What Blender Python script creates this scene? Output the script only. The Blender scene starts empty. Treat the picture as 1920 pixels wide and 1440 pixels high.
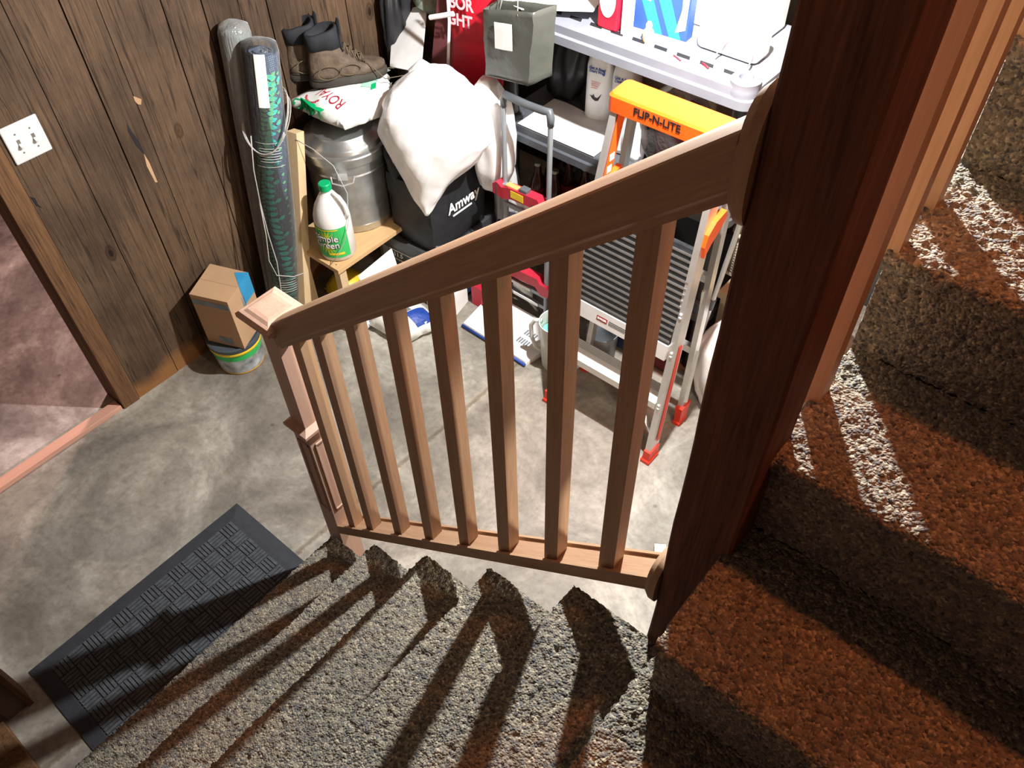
import bpy, bmesh, math, random
import numpy as np
from mathutils import Vector, Matrix, noise
PI = math.pi
S = bpy.context.scene
COL = S.collection
random.seed(7)

# ------------------------------------------------------------------ materials
def newmat(name):
    m = bpy.data.materials.new(name); m.use_nodes = True
    nt = m.node_tree
    return m, nt, nt.nodes['Principled BSDF']

def nd(nt, typ, **kw):
    n = nt.nodes.new(typ)
    for k, v in kw.items():
        if k in n.inputs: n.inputs[k].default_value = v
        else: setattr(n, k, v)
    return n

def rgba(c): return (c[0], c[1], c[2], 1.0)

def ramp(nt, stops, interp='LINEAR'):
    r = nt.nodes.new('ShaderNodeValToRGB'); cr = r.color_ramp; cr.interpolation = interp
    while len(cr.elements) < len(stops): cr.elements.new(0.5)
    for e, (p, c) in zip(cr.elements, stops):
        e.position = p; e.color = rgba(c)
    return r

def plain(name, c, rough=0.5, metal=0.0, spec=0.5, var=0.08, scale=14, bump=0.0, trans=0.0, alpha=1.0, sub=0.0, bscale=60, ior=1.45):
    m, nt, b = newmat(name)
    tc = nd(nt, 'ShaderNodeTexCoord')
    n = nd(nt, 'ShaderNodeTexNoise', Scale=scale, Detail=4.0)
    nt.links.new(tc.outputs['Object'], n.inputs['Vector'])
    lo = [max(0, x * (1 - var)) for x in c]; hi = [min(1, x * (1 + var)) for x in c]
    r = ramp(nt, [(0.3, lo), (0.7, hi)])
    nt.links.new(n.outputs['Fac'], r.inputs['Fac'])
    nt.links.new(r.outputs['Color'], b.inputs['Base Color'])
    b.inputs['Roughness'].default_value = rough
    b.inputs['Metallic'].default_value = metal
    b.inputs['Specular IOR Level'].default_value = spec
    b.inputs['Transmission Weight'].default_value = trans
    b.inputs['Alpha'].default_value = alpha
    b.inputs['IOR'].default_value = ior
    if sub: b.inputs['Subsurface Weight'].default_value = sub; b.inputs['Subsurface Radius'].default_value = (.01, .01, .01)
    if bump:
        n2 = nd(nt, 'ShaderNodeTexNoise', Scale=bscale, Detail=3.0)
        nt.links.new(tc.outputs['Object'], n2.inputs['Vector'])
        bp = nd(nt, 'ShaderNodeBump', Strength=bump, Distance=0.004)
        nt.links.new(n2.outputs['Fac'], bp.inputs['Height'])
        nt.links.new(bp.outputs['Normal'], b.inputs['Normal'])
    return m

def wood(name, c1, c2, axis='Z', scale=1.0, rough=0.6, tilt=0.0, bump=0.15, spec=0.3, dark=None, island=False, grain=1.0):
    """long-grain wood; axis = grain direction"""
    m, nt, b = newmat(name)
    tc = nd(nt, 'ShaderNodeTexCoord')
    mp = nd(nt, 'ShaderNodeMapping')
    k = {'X': (2.2, 45, 45), 'Y': (45, 2.2, 45), 'Z': (45, 45, 2.2)}[axis]
    mp.inputs['Scale'].default_value = [v * scale for v in k]
    rt = nd(nt, 'ShaderNodeMapping', vector_type='POINT')
    rt.inputs['Rotation'].default_value = (0, tilt, 0)
    nt.links.new(tc.outputs['Object'], rt.inputs['Vector'])
    src = rt.outputs['Vector']
    if island:
        g = nd(nt, 'ShaderNodeNewGeometry')
        sc = nd(nt, 'ShaderNodeVectorMath', operation='SCALE'); sc.inputs['Scale'].default_value = 7.0
        cb = nd(nt, 'ShaderNodeCombineXYZ')
        for s in 'XYZ': nt.links.new(g.outputs['Random Per Island'], cb.inputs[s])
        nt.links.new(cb.outputs[0], sc.inputs[0])
        ad = nd(nt, 'ShaderNodeVectorMath', operation='ADD')
        nt.links.new(src, ad.inputs[0]); nt.links.new(sc.outputs[0], ad.inputs[1])
        src = ad.outputs[0]
    nt.links.new(src, mp.inputs['Vector'])
    n1 = nd(nt, 'ShaderNodeTexNoise', Scale=1.0, Detail=6.0, Roughness=0.65, Distortion=0.6)
    nt.links.new(mp.outputs[0], n1.inputs['Vector'])
    n2 = nd(nt, 'ShaderNodeTexNoise', Scale=5.0 * grain, Detail=4.0, Roughness=0.6)
    nt.links.new(mp.outputs[0], n2.inputs['Vector'])
    mx = nd(nt, 'ShaderNodeMath', operation='MULTIPLY_ADD'); mx.inputs[1].default_value = 0.45
    nt.links.new(n2.outputs['Fac'], mx.inputs[0])
    m2 = nd(nt, 'ShaderNodeMath', operation='MULTIPLY'); m2.inputs[1].default_value = 0.55
    nt.links.new(n1.outputs['Fac'], m2.inputs[0]); nt.links.new(m2.outputs[0], mx.inputs[2])
    stops = [(0.32, c2), (0.62, c1)]
    if dark: stops = [(0.30, dark), (0.42, c2), (0.64, c1)]
    r = ramp(nt, stops)
    nt.links.new(mx.outputs[0], r.inputs['Fac'])
    outc = r.outputs['Color']
    if island:
        mr = nd(nt, 'ShaderNodeMapRange'); mr.inputs['To Min'].default_value = 0.72; mr.inputs['To Max'].default_value = 1.2
        nt.links.new(g.outputs['Random Per Island'], mr.inputs['Value'])
        hs = nd(nt, 'ShaderNodeHueSaturation'); nt.links.new(mr.outputs[0], hs.inputs['Value']); nt.links.new(outc, hs.inputs['Color'])
        outc = hs.outputs[0]
    nt.links.new(outc, b.inputs['Base Color'])
    b.inputs['Roughness'].default_value = rough; b.inputs['Specular IOR Level'].default_value = spec
    bp = nd(nt, 'ShaderNodeBump', Strength=bump, Distance=0.003)
    nt.links.new(mx.outputs[0], bp.inputs['Height']); nt.links.new(bp.outputs['Normal'], b.inputs['Normal'])
    m['_col'] = 1
    return m

def m_barn():
    """weathered barn board with knots, splits, orange water stains near the floor"""
    m = wood('barn_board', (.138, .088, .054), (.078, .050, .032), 'Z', scale=1.9, rough=.85, bump=.9, dark=(.030, .020, .014), island=True)
    nt = m.node_tree; b = nt.nodes['Principled BSDF']
    src = b.inputs['Base Color'].links[0].from_socket
    tc = nd(nt, 'ShaderNodeTexCoord')
    big = nd(nt, 'ShaderNodeTexNoise', Scale=3.0, Detail=5.0, Roughness=.6)
    nt.links.new(tc.outputs['Object'], big.inputs['Vector'])
    r = ramp(nt, [(.35, (.58, .56, .55)), (.52, (.86, .83, .80)), (.7, (1.18, 1.12, 1.0))])
    nt.links.new(big.outputs['Fac'], r.inputs['Fac'])
    # long thin checks in the wood and a few knots
    ck = nd(nt, 'ShaderNodeMapping'); ck.inputs['Scale'].default_value = (30, 30, .8)
    nt.links.new(tc.outputs['Object'], ck.inputs['Vector'])
    cn = nd(nt, 'ShaderNodeTexNoise', Scale=1.0, Detail=3.0, Distortion=.5); nt.links.new(ck.outputs[0], cn.inputs['Vector'])
    cr_ = ramp(nt, [(.485, (1, 1, 1)), (.497, (.22, .2, .18)), (.503, (.22, .2, .18)), (.515, (1, 1, 1))]); nt.links.new(cn.outputs['Fac'], cr_.inputs['Fac'])
    kp = nd(nt, 'ShaderNodeMapping'); kp.inputs['Scale'].default_value = (3, 4.2, 2.2); nt.links.new(tc.outputs['Object'], kp.inputs['Vector'])
    kv = nd(nt, 'ShaderNodeTexVoronoi', Scale=1.0); nt.links.new(kp.outputs[0], kv.inputs['Vector'])
    kr = ramp(nt, [(.03, (.18, .14, .12)), (.05, (.75, .70, .6)), (.065, (.45, .4, .36)), (.085, (1, 1, 1))]); nt.links.new(kv.outputs['Distance'], kr.inputs['Fac'])
    m0 = nd(nt, 'ShaderNodeMix', data_type='RGBA', blend_type='MULTIPLY'); m0.inputs[0].default_value = .75
    nt.links.new(r.outputs[0], m0.inputs[6]); nt.links.new(cr_.outputs[0], m0.inputs[7])
    m1 = nd(nt, 'ShaderNodeMix', data_type='RGBA', blend_type='MULTIPLY'); m1.inputs[0].default_value = 1.0
    nt.links.new(m0.outputs[2], m1.inputs[6]); nt.links.new(kr.outputs[0], m1.inputs[7])
    class _O: outputs = [m1.outputs[2]]
    r = _O
    mul = nd(nt, 'ShaderNodeMix', data_type='RGBA', blend_type='MULTIPLY'); mul.inputs[0].default_value = 1.0
    nt.links.new(src, mul.inputs[6]); nt.links.new(r.outputs[0], mul.inputs[7])
    # warm water stain rising from the floor
    sep = nd(nt, 'ShaderNodeSeparateXYZ'); nt.links.new(tc.outputs['Object'], sep.inputs[0])
    ad = nd(nt, 'ShaderNodeMath', operation='MULTIPLY_ADD'); ad.inputs[1].default_value = -.22
    nt.links.new(big.outputs['Fac'], ad.inputs[0]); nt.links.new(sep.outputs['Z'], ad.inputs[2])
    mr = nd(nt, 'ShaderNodeMapRange'); mr.inputs['From Min'].default_value = -.07; mr.inputs['From Max'].default_value = .0
    mr.inputs['To Min'].default_value = .85; mr.inputs['To Max'].default_value = 0
    nt.links.new(ad.outputs[0], mr.inputs['Value'])
    mx = nd(nt, 'ShaderNodeMix', data_type='RGBA', blend_type='MIX')
    nt.links.new(mr.outputs[0], mx.inputs[0]); nt.links.new(mul.outputs[2], mx.inputs[6]); mx.inputs[7].default_value = (.30, .135, .045, 1)
    nt.links.new(mx.outputs[2], b.inputs['Base Color'])
    return m

import math as _m
_dx, _dy = 0.02, 1.0
_l = _m.hypot(_dx, _dy)
CRK = (_dy / _l, -_dx / _l, (-_dy * -1.475 + _dx * 1.170) / _l)
def m_concrete(name, c, c2, c3, spots=True):
    m, nt, b = newmat(name)
    tc = nd(nt, 'ShaderNodeTexCoord')
    n = nd(nt, 'ShaderNodeTexNoise', Scale=2.3, Detail=10.0, Roughness=.68, Distortion=.5)
    nt.links.new(tc.outputs['Object'], n.inputs['Vector'])
    r = ramp(nt, [(.32, c2), (.5, c), (.68, c3)])
    nt.links.new(n.outputs['Fac'], r.inputs['Fac'])
    n2 = nd(nt, 'ShaderNodeTexNoise', Scale=38, Detail=6.0, Roughness=.7)
    nt.links.new(tc.outputs['Object'], n2.inputs['Vector'])
    r2 = ramp(nt, [(.30, (.74, .72, .70)), (.55, (1, 1, 1)), (.8, (1.12, 1.12, 1.12))])
    nt.links.new(n2.outputs['Fac'], r2.inputs['Fac'])
    mul = nd(nt, 'ShaderNodeMix', data_type='RGBA', blend_type='MULTIPLY'); mul.inputs[0].default_value = 1.0
    nt.links.new(r.outputs[0], mul.inputs[6]); nt.links.new(r2.outputs[0], mul.inputs[7])
    out = mul.outputs[2]
    # pale worn patches and an old filled crack
    if spots:
        pn = nd(nt, 'ShaderNodeTexNoise', Scale=1.7, Detail=8.0, Roughness=.7, Distortion=1.0)
        po = nd(nt, 'ShaderNodeVectorMath', operation='ADD'); po.inputs[1].default_value = (3.3, 1.2, 0)
        nt.links.new(tc.outputs['Object'], po.inputs[0]); nt.links.new(po.outputs[0], pn.inputs['Vector'])
        pr = ramp(nt, [(.47, (.92, .92, .92)), (.68, (1.55, 1.55, 1.53))]); nt.links.new(pn.outputs['Fac'], pr.inputs['Fac'])
        mp_ = nd(nt, 'ShaderNodeMix', data_type='RGBA', blend_type='MULTIPLY'); mp_.inputs[0].default_value = 1.0
        nt.links.new(mul.outputs[2], mp_.inputs[6]); nt.links.new(pr.outputs[0], mp_.inputs[7])
        sx = nd(nt, 'ShaderNodeSeparateXYZ'); nt.links.new(tc.outputs['Object'], sx.inputs[0])
        # line a*x+b*y+c = 0
        l1 = nd(nt, 'ShaderNodeMath', operation='MULTIPLY_ADD'); l1.inputs[1].default_value = CRK[0]; l1.inputs[2].default_value = CRK[2]; nt.links.new(sx.outputs['X'], l1.inputs[0])
        l2 = nd(nt, 'ShaderNodeMath', operation='MULTIPLY_ADD'); l2.inputs[1].default_value = CRK[1]; nt.links.new(sx.outputs['Y'], l2.inputs[0]); nt.links.new(l1.outputs[0], l2.inputs[2])
        l3 = nd(nt, 'ShaderNodeMath', operation='MULTIPLY_ADD'); l3.inputs[1].default_value = .035; nt.links.new(n2.outputs['Fac'], l3.inputs[0]); nt.links.new(l2.outputs[0], l3.inputs[2])
        l4 = nd(nt, 'ShaderNodeMath', operation='ABSOLUTE'); nt.links.new(l3.outputs[0], l4.inputs[0])
        lr = ramp(nt, [(.0, (.62, .56, .48)), (.006, (.72, .66, .58)), (.012, (1.25, 1.22, 1.15)), (.03, (1, 1, 1))]); nt.links.new(l4.outputs[0], lr.inputs['Fac'])
        mul = nd(nt, 'ShaderNodeMix', data_type='RGBA', blend_type='MULTIPLY'); mul.inputs[0].default_value = .8
        nt.links.new(mp_.outputs[2], mul.inputs[6]); nt.links.new(lr.outputs[0], mul.inputs[7])
        out = mul.outputs[2]
    # small dark marks
    v = nd(nt, 'ShaderNodeTexVoronoi', Scale=5.0); nt.links.new(tc.outputs['Object'], v.inputs['Vector'])
    r3 = ramp(nt, [(.03, (.40, .37, .35)), (.045, (1, 1, 1))])
    nt.links.new(v.outputs['Distance'], r3.inputs['Fac'])
    mu2 = nd(nt, 'ShaderNodeMix', data_type='RGBA', blend_type='MULTIPLY'); mu2.inputs[0].default_value = .6
    nt.links.new(out, mu2.inputs[6]); nt.links.new(r3.outputs[0], mu2.inputs[7])
    out = mu2.outputs[2]
    nt.links.new(out, b.inputs['Base Color'])
    rr = nd(nt, 'ShaderNodeMapRange'); rr.inputs['To Min'].default_value = .38; rr.inputs['To Max'].default_value = .72
    nt.links.new(n.outputs['Fac'], rr.inputs['Value']); nt.links.new(rr.outputs[0], b.inputs['Roughness'])
    bp = nd(nt, 'ShaderNodeBump', Strength=.25, Distance=.004)
    nt.links.new(n2.outputs['Fac'], bp.inputs['Height']); nt.links.new(bp.outputs['Normal'], b.inputs['Normal'])
    return m

def m_carpet():
    m, nt, b = newmat('tweed_carpet')
    tc = nd(nt, 'ShaderNodeTexCoord')
    v = nd(nt, 'ShaderNodeTexVoronoi', Scale=215.0, Randomness=1.0)
    nt.links.new(tc.outputs['Object'], v.inputs['Vector'])
    sp = nd(nt, 'ShaderNodeSeparateColor'); nt.links.new(v.outputs['Color'], sp.inputs[0])
    r = ramp(nt, [(0, (.075, .065, .055)), (.14, (.10, .11, .125)), (.28, (.145, .125, .10)), (.46, (.19, .17, .135)), (.66, (.235, .21, .165)), (.80, (.15, .15, .12)), (.93, (.34, .31, .24))], 'LINEAR')
    nt.links.new(sp.outputs[0], r.inputs['Fac'])
    n = nd(nt, 'ShaderNodeTexNoise', Scale=9.0, Detail=3.0); nt.links.new(tc.outputs['Object'], n.inputs['Vector'])
    r2 = ramp(nt, [(.3, (.98, .98, 1.0)), (.7, (1.32, 1.30, 1.22))]); nt.links.new(n.outputs['Fac'], r2.inputs['Fac'])
    mul = nd(nt, 'ShaderNodeMix', data_type='RGBA', blend_type='MULTIPLY'); mul.inputs[0].default_value = 1.0
    nt.links.new(r.outputs[0], mul.inputs[6]); nt.links.new(r2.outputs[0], mul.inputs[7])
    nt.links.new(mul.outputs[2], b.inputs['Base Color'])
    b.inputs['Roughness'].default_value = .95; b.inputs['Specular IOR Level'].default_value = .12
    b.inputs['Sheen Weight'].default_value = .15
    inv = nd(nt, 'ShaderNodeMath', operation='SUBTRACT'); inv.inputs[0].default_value = 1.0
    nt.links.new(v.outputs['Distance'], inv.inputs[1])
    bp = nd(nt, 'ShaderNodeBump', Strength=1.0, Distance=.004)
    nt.links.new(inv.outputs[0], bp.inputs['Height']); nt.links.new(bp.outputs['Normal'], b.inputs['Normal'])
    return m

def m_mat():
    """yoga-roll skin: slate with white dots and teal leaf clusters winding up it"""
    m, nt, b = newmat('patterned_foam')
    tc = nd(nt, 'ShaderNodeTexCoord')
    base = (.045, .068, .115)
    v = nd(nt, 'ShaderNodeTexVoronoi', Scale=150.0, Randomness=.15); nt.links.new(tc.outputs['Object'], v.inputs['Vector'])
    r = ramp(nt, [(.18, (.30, .38, .46)), (.26, base)]); nt.links.new(v.outputs['Distance'], r.inputs['Fac'])
    mp = nd(nt, 'ShaderNodeMapping'); mp.inputs['Scale'].default_value = (1, 1, 1.7)
    nt.links.new(tc.outputs['Object'], mp.inputs['Vector'])
    v2 = nd(nt, 'ShaderNodeTexVoronoi', Scale=28.0, Randomness=.35); nt.links.new(mp.outputs[0], v2.inputs['Vector'])
    leaf = ramp(nt, [(.0, (0, 0, 0)), (.44, (0, 0, 0))]); nt.links.new(v2.outputs['Distance'], leaf.inputs['Fac'])
    # winding band
    w = nd(nt, 'ShaderNodeTexWave', wave_type='BANDS', bands_direction='DIAGONAL', Scale=2.3, Distortion=3.5)
    w.inputs['Detail'].default_value = 1.0
    nt.links.new(tc.outputs['Object'], w.inputs['Vector'])
    wr = ramp(nt, [(.52, (0, 0, 0)), (.6, (1, 1, 1))]); nt.links.new(w.outputs['Fac'], wr.inputs['Fac'])
    mm = nd(nt, 'ShaderNodeMath', operation='MULTIPLY'); nt.links.new(leaf.outputs[0], mm.inputs[0]); nt.links.new(wr.outputs[0], mm.inputs[1])
    n = nd(nt, 'ShaderNodeTexNoise', Scale=5.0); nt.links.new(tc.outputs['Object'], n.inputs['Vector'])
    tr = ramp(nt, [(.4, (.03, .42, .38)), (.6, (.10, .36, .17))]); nt.links.new(n.outputs['Fac'], tr.inputs['Fac'])
    mx = nd(nt, 'ShaderNodeMix', data_type='RGBA'); nt.links.new(mm.outputs[0], mx.inputs[0]); nt.links.new(r.outputs[0], mx.inputs[6]); nt.links.new(tr.outputs[0], mx.inputs[7])
    nt.links.new(mx.outputs[2], b.inputs['Base Color']); b.inputs['Roughness'].default_value = .7
    return m

def m_film(name='clear_film', fac=.015, tint=(.9, .92, .92)):
    """thin clear plastic: mostly see-through with sharp highlights"""
    m, nt, b = newmat(name)
    b.inputs['Base Color'].default_value = rgba(tint); b.inputs['Roughness'].default_value = .12; b.inputs['Specular IOR Level'].default_value = .9
    n = nd(nt, 'ShaderNodeTexNoise', Scale=22.0, Detail=3.0)
    bp = nd(nt, 'ShaderNodeBump', Strength=.5, Distance=.01); nt.links.new(n.outputs['Fac'], bp.inputs['Height']); nt.links.new(bp.outputs['Normal'], b.inputs['Normal'])
    t = nd(nt, 'ShaderNodeBsdfTransparent'); ms = nd(nt, 'ShaderNodeMixShader')
    fr = nd(nt, 'ShaderNodeFresnel', IOR=1.4)
    ma = nd(nt, 'ShaderNodeMath', operation='ADD', use_clamp=True); ma.inputs[1].default_value = fac
    nt.links.new(fr.outputs[0], ma.inputs[0]); nt.links.new(ma.outputs[0], ms.inputs[0])
    nt.links.new(t.outputs[0], ms.inputs[1]); nt.links.new(b.outputs[0], ms.inputs[2])
    nt.links.new(ms.outputs[0], nt.nodes['Material Output'].inputs['Surface'])
    return m

M = {}
M['barn'] = m_barn()
M['barn_warm'] = wood('door_jamb_board', (.22, .115, .052), (.11, .055, .026), 'Z', scale=.9, rough=.8, bump=.6, dark=(.03, .016, .01))
M['timber'] = wood('rough_sawn_timber', (.20, .078, .045), (.10, .038, .023), 'Z', scale=1.0, rough=.75, bump=1.0, dark=(.028, .012, .009))
OAK1, OAK2 = (.44, .285, .18), (.31, .185, .11)
SL = math.atan(.865)
M['oak_v'] = wood('oak_upright', OAK1, OAK2, 'Z', scale=1.3, rough=.55, bump=.08)
M['oak_rail'] = wood('oak_sloped', OAK1, OAK2, 'X', scale=1.2, rough=.5, tilt=SL, bump=.08)
M['oak_pink'] = wood('pale_pink_oak', (.56, .37, .285), (.46, .285, .205), 'Z', scale=1.3, rough=.5, bump=.05)
M['oak_light'] = wood('light_oak_upright', (.52, .34, .21), (.42, .25, .14), 'Z', scale=1.3, rough=.55, bump=.08)
M['pine'] = wood('pale_pine', (.66, .50, .30), (.58, .42, .24), 'Z', scale=.7, rough=.6, bump=.06)
M['pine_y'] = wood('pine_bench', (.62, .42, .21), (.54, .34, .16), 'Y', scale=.7, rough=.6, bump=.06)
M['sill'] = wood('fresh_pink_lumber', (.72, .40, .30), (.64, .34, .25), 'Y', scale=.7, rough=.6, bump=.06)
M['floor'] = m_concrete('concrete_floor', (.265, .245, .21), (.145, .13, .112), (.47, .45, .40))
M['floor2'] = m_concrete('rose_concrete', (.33, .27, .25), (.13, .10, .095), (.68, .60, .56))
M['dark_wood'] = wood('joist_wood', (.10, .065, .04), (.06, .04, .025), 'X', rough=.9)
M['block'] = plain('back_wall_paint', (.045, .038, .032), .95, var=.3, scale=6, bump=.4)
M['wallpaint'] = plain('side_wall_paint', (.16, .11, .08), .9, var=.15, scale=4)
M['carpet'] = m_carpet()
M['rubber'] = plain('mat_rubber', (.036, .041, .050), .7, var=.15, scale=30, bump=.3, bscale=300)
M['rubber_hi'] = plain('mat_pile', (.075, .085, .097), .9, var=.3, scale=60, bump=.5, bscale=500)
M['white_pl'] = plain('white_plastic', (.82, .82, .80), .35)
M['white_mt'] = plain('white_paper', (.85, .85, .84), .7)
M['cream_pl'] = plain('natural_plastic', (.72, .74, .70), .3, sub=.15)
M['plate'] = plain('switch_white', (.70, .72, .72), .4, var=.05)
M['toggle'] = plain('toggle_white', (.78, .80, .80), .35)
M['screw'] = plain('screw_metal', (.35, .33, .30), .4, .9)
M['card'] = plain('cardboard', (.46, .29, .165), .8, var=.08, scale=8)
M['card_dk'] = plain('cardboard_flap', (.40, .25, .14), .85)
M['blue_tape'] = plain('blue_print', (.03, .26, .50), .6)
M['grey_print'] = plain('grey_blue_print', (.20, .25, .28), .7, var=.25, scale=30)
M['black_pl'] = plain('black_plastic', (.022, .023, .026), .38, bump=.1)
M['lid_grey'] = plain('dark_lid', (.06, .075, .09), .35)
M['yellow'] = plain('yellow_plastic', (.85, .62, .03), .4)
M['orange_y'] = plain('amber_plastic', (.78, .42, .04), .4)
M['green'] = plain('green_label', (.04, .50, .12), .4)
M['dgreen'] = plain('green_cap', (.0, .36, .13), .35)
M['stone_print'] = plain('stone_print', (.34, .37, .38), .5, var=.6, scale=25)
M['galv'] = plain('galvanized_steel', (.50, .52, .52), .34, .9, var=.18, scale=18, bump=.05)
M['alu'] = plain('brushed_aluminium', (.68, .69, .68), .36, .75, var=.06, scale=30)
M['alu_pale'] = plain('aluminium_step', (.80, .81, .81), .4, .35, var=.05)
M['cable'] = plain('grey_cable', (.42, .41, .39), .4)
M['foam'] = m_mat()
M['foam2'] = plain('dark_green_foam', (.05, .085, .075), .7, var=.5, scale=25)
M['film'] = m_film()
M['film2'] = m_film('hazy_film', .22, (.8, .82, .82))
M['black_fab'] = plain('black_woven_fabric', (.012, .013, .016), .62, var=.25, scale=30, bump=.5, bscale=40, spec=.6)
M['black_matte'] = plain('black_piping', (.008, .008, .009), .8)
M['grey_patch'] = plain('grey_patch', (.20, .22, .24), .6)
M['white_bag'] = plain('white_bag_film', (.93, .93, .94), .32, bump=.6, bscale=14, spec=.6)
M['sack_white'] = plain('white_woven_sack', (.84, .86, .84), .45, bump=.7, bscale=16)
M['red_ink'] = plain('red_ink', (.62, .05, .09), .5)
M['green_ink'] = plain('green_ink', (.0, .40, .13), .5)
M['mint'] = plain('mint_print', (.45, .80, .62), .5)
M['boot'] = plain('brown_leather', (.115, .082, .058), .75, var=.4, scale=25, bump=.7, bscale=80)
M['boot_dk'] = plain('black_padding', (.018, .020, .025), .8, var=.3, bump=.4)
M['sole'] = plain('boot_sole', (.045, .040, .032), .85, var=.3, bump=.4)
M['lace'] = plain('boot_lace', (.13, .10, .06), .85)
M['grey_bagp'] = plain('grey_paper_bag', (.075, .078, .066), .34, bump=1.0, bscale=16, spec=.5)
M['red_fab'] = plain('red_bag', (.62, .010, .030), .5, bump=.3, bscale=12)
M['pinkwhite'] = plain('pale_pink_ink', (.85, .62, .66), .5)
M['maroon'] = plain('maroon_board', (.20, .055, .06), .6)
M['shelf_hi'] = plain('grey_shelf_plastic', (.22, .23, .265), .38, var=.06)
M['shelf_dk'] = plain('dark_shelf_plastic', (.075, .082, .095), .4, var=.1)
M['cart_grey'] = plain('cart_grey_paint', (.27, .29, .31), .4, .2)
M['cart_dk'] = plain('cart_dark_plastic', (.09, .10, .11), .4)
M['cart_red'] = plain('cart_red_plastic', (.50, .02, .045), .4)
M['cart_or'] = plain('cart_orange_print', (.85, .35, .12), .5)
M['lad_or'] = plain('orange_plastic', (.95, .125, .010), .35, var=.04)
M['lad_red'] = plain('red_foot', (.75, .045, .02), .4)
M['lad_dk'] = plain('tread_grip', (.022, .025, .028), .5, var=.3, scale=60)
M['ink'] = plain('black_ink', (.012, .010, .012), .6)
M['bottle_br'] = plain('brown_glass', (.05, .016, .008), .12)
M['label_red'] = plain('red_label', (.28, .035, .03), .6)
M['tan_ink'] = plain('tan_ink', (.55, .33, .18), .6)
M['cap_metal'] = plain('cap_metal', (.42, .40, .34), .35, .8)
M['bx_red'] = plain('carrier_red', (.13, .02, .022), .7)
M['can_top'] = plain('can_top', (.16, .17, .17), .35, .8)
M['blue_box'] = plain('blue_print_box', (.035, .09, .30), .5, var=.12)
M['cyan'] = plain('cyan_print', (.03, .52, .75), .5)
M['blue'] = plain('royal_blue', (.015, .06, .34), .45)
M['navy'] = plain('navy_fabric', (.012, .022, .07), .8)
M['dk_red'] = plain('dark_red_fabric', (.16, .014, .016), .8)
M['peach'] = plain('peach_plastic', (.75, .42, .25), .4)
M['foliage'] = plain('pale_green_stone', (.26, .31, .25), .7, var=.5, scale=20, bump=.5)
M['shoe'] = plain('grey_suede', (.085, .08, .075), .9, var=.3, bump=.3)
M['basket'] = plain('woven_plastic', (.30, .26, .21), .6, var=.15)
M['kraft'] = plain('kraft_board', (.34, .26, .17), .8)
M['cutting'] = plain('offcut_pine', (.80, .72, .52), .6)
M['teal_liquid'] = plain('mint_liquid', (.20, .80, .55), .3)
M['dust'] = plain('grey_carton', (.05, .055, .06), .5)
M['iron'] = plain('lamp_bracket', (.08, .08, .08), .5, .5)

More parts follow.
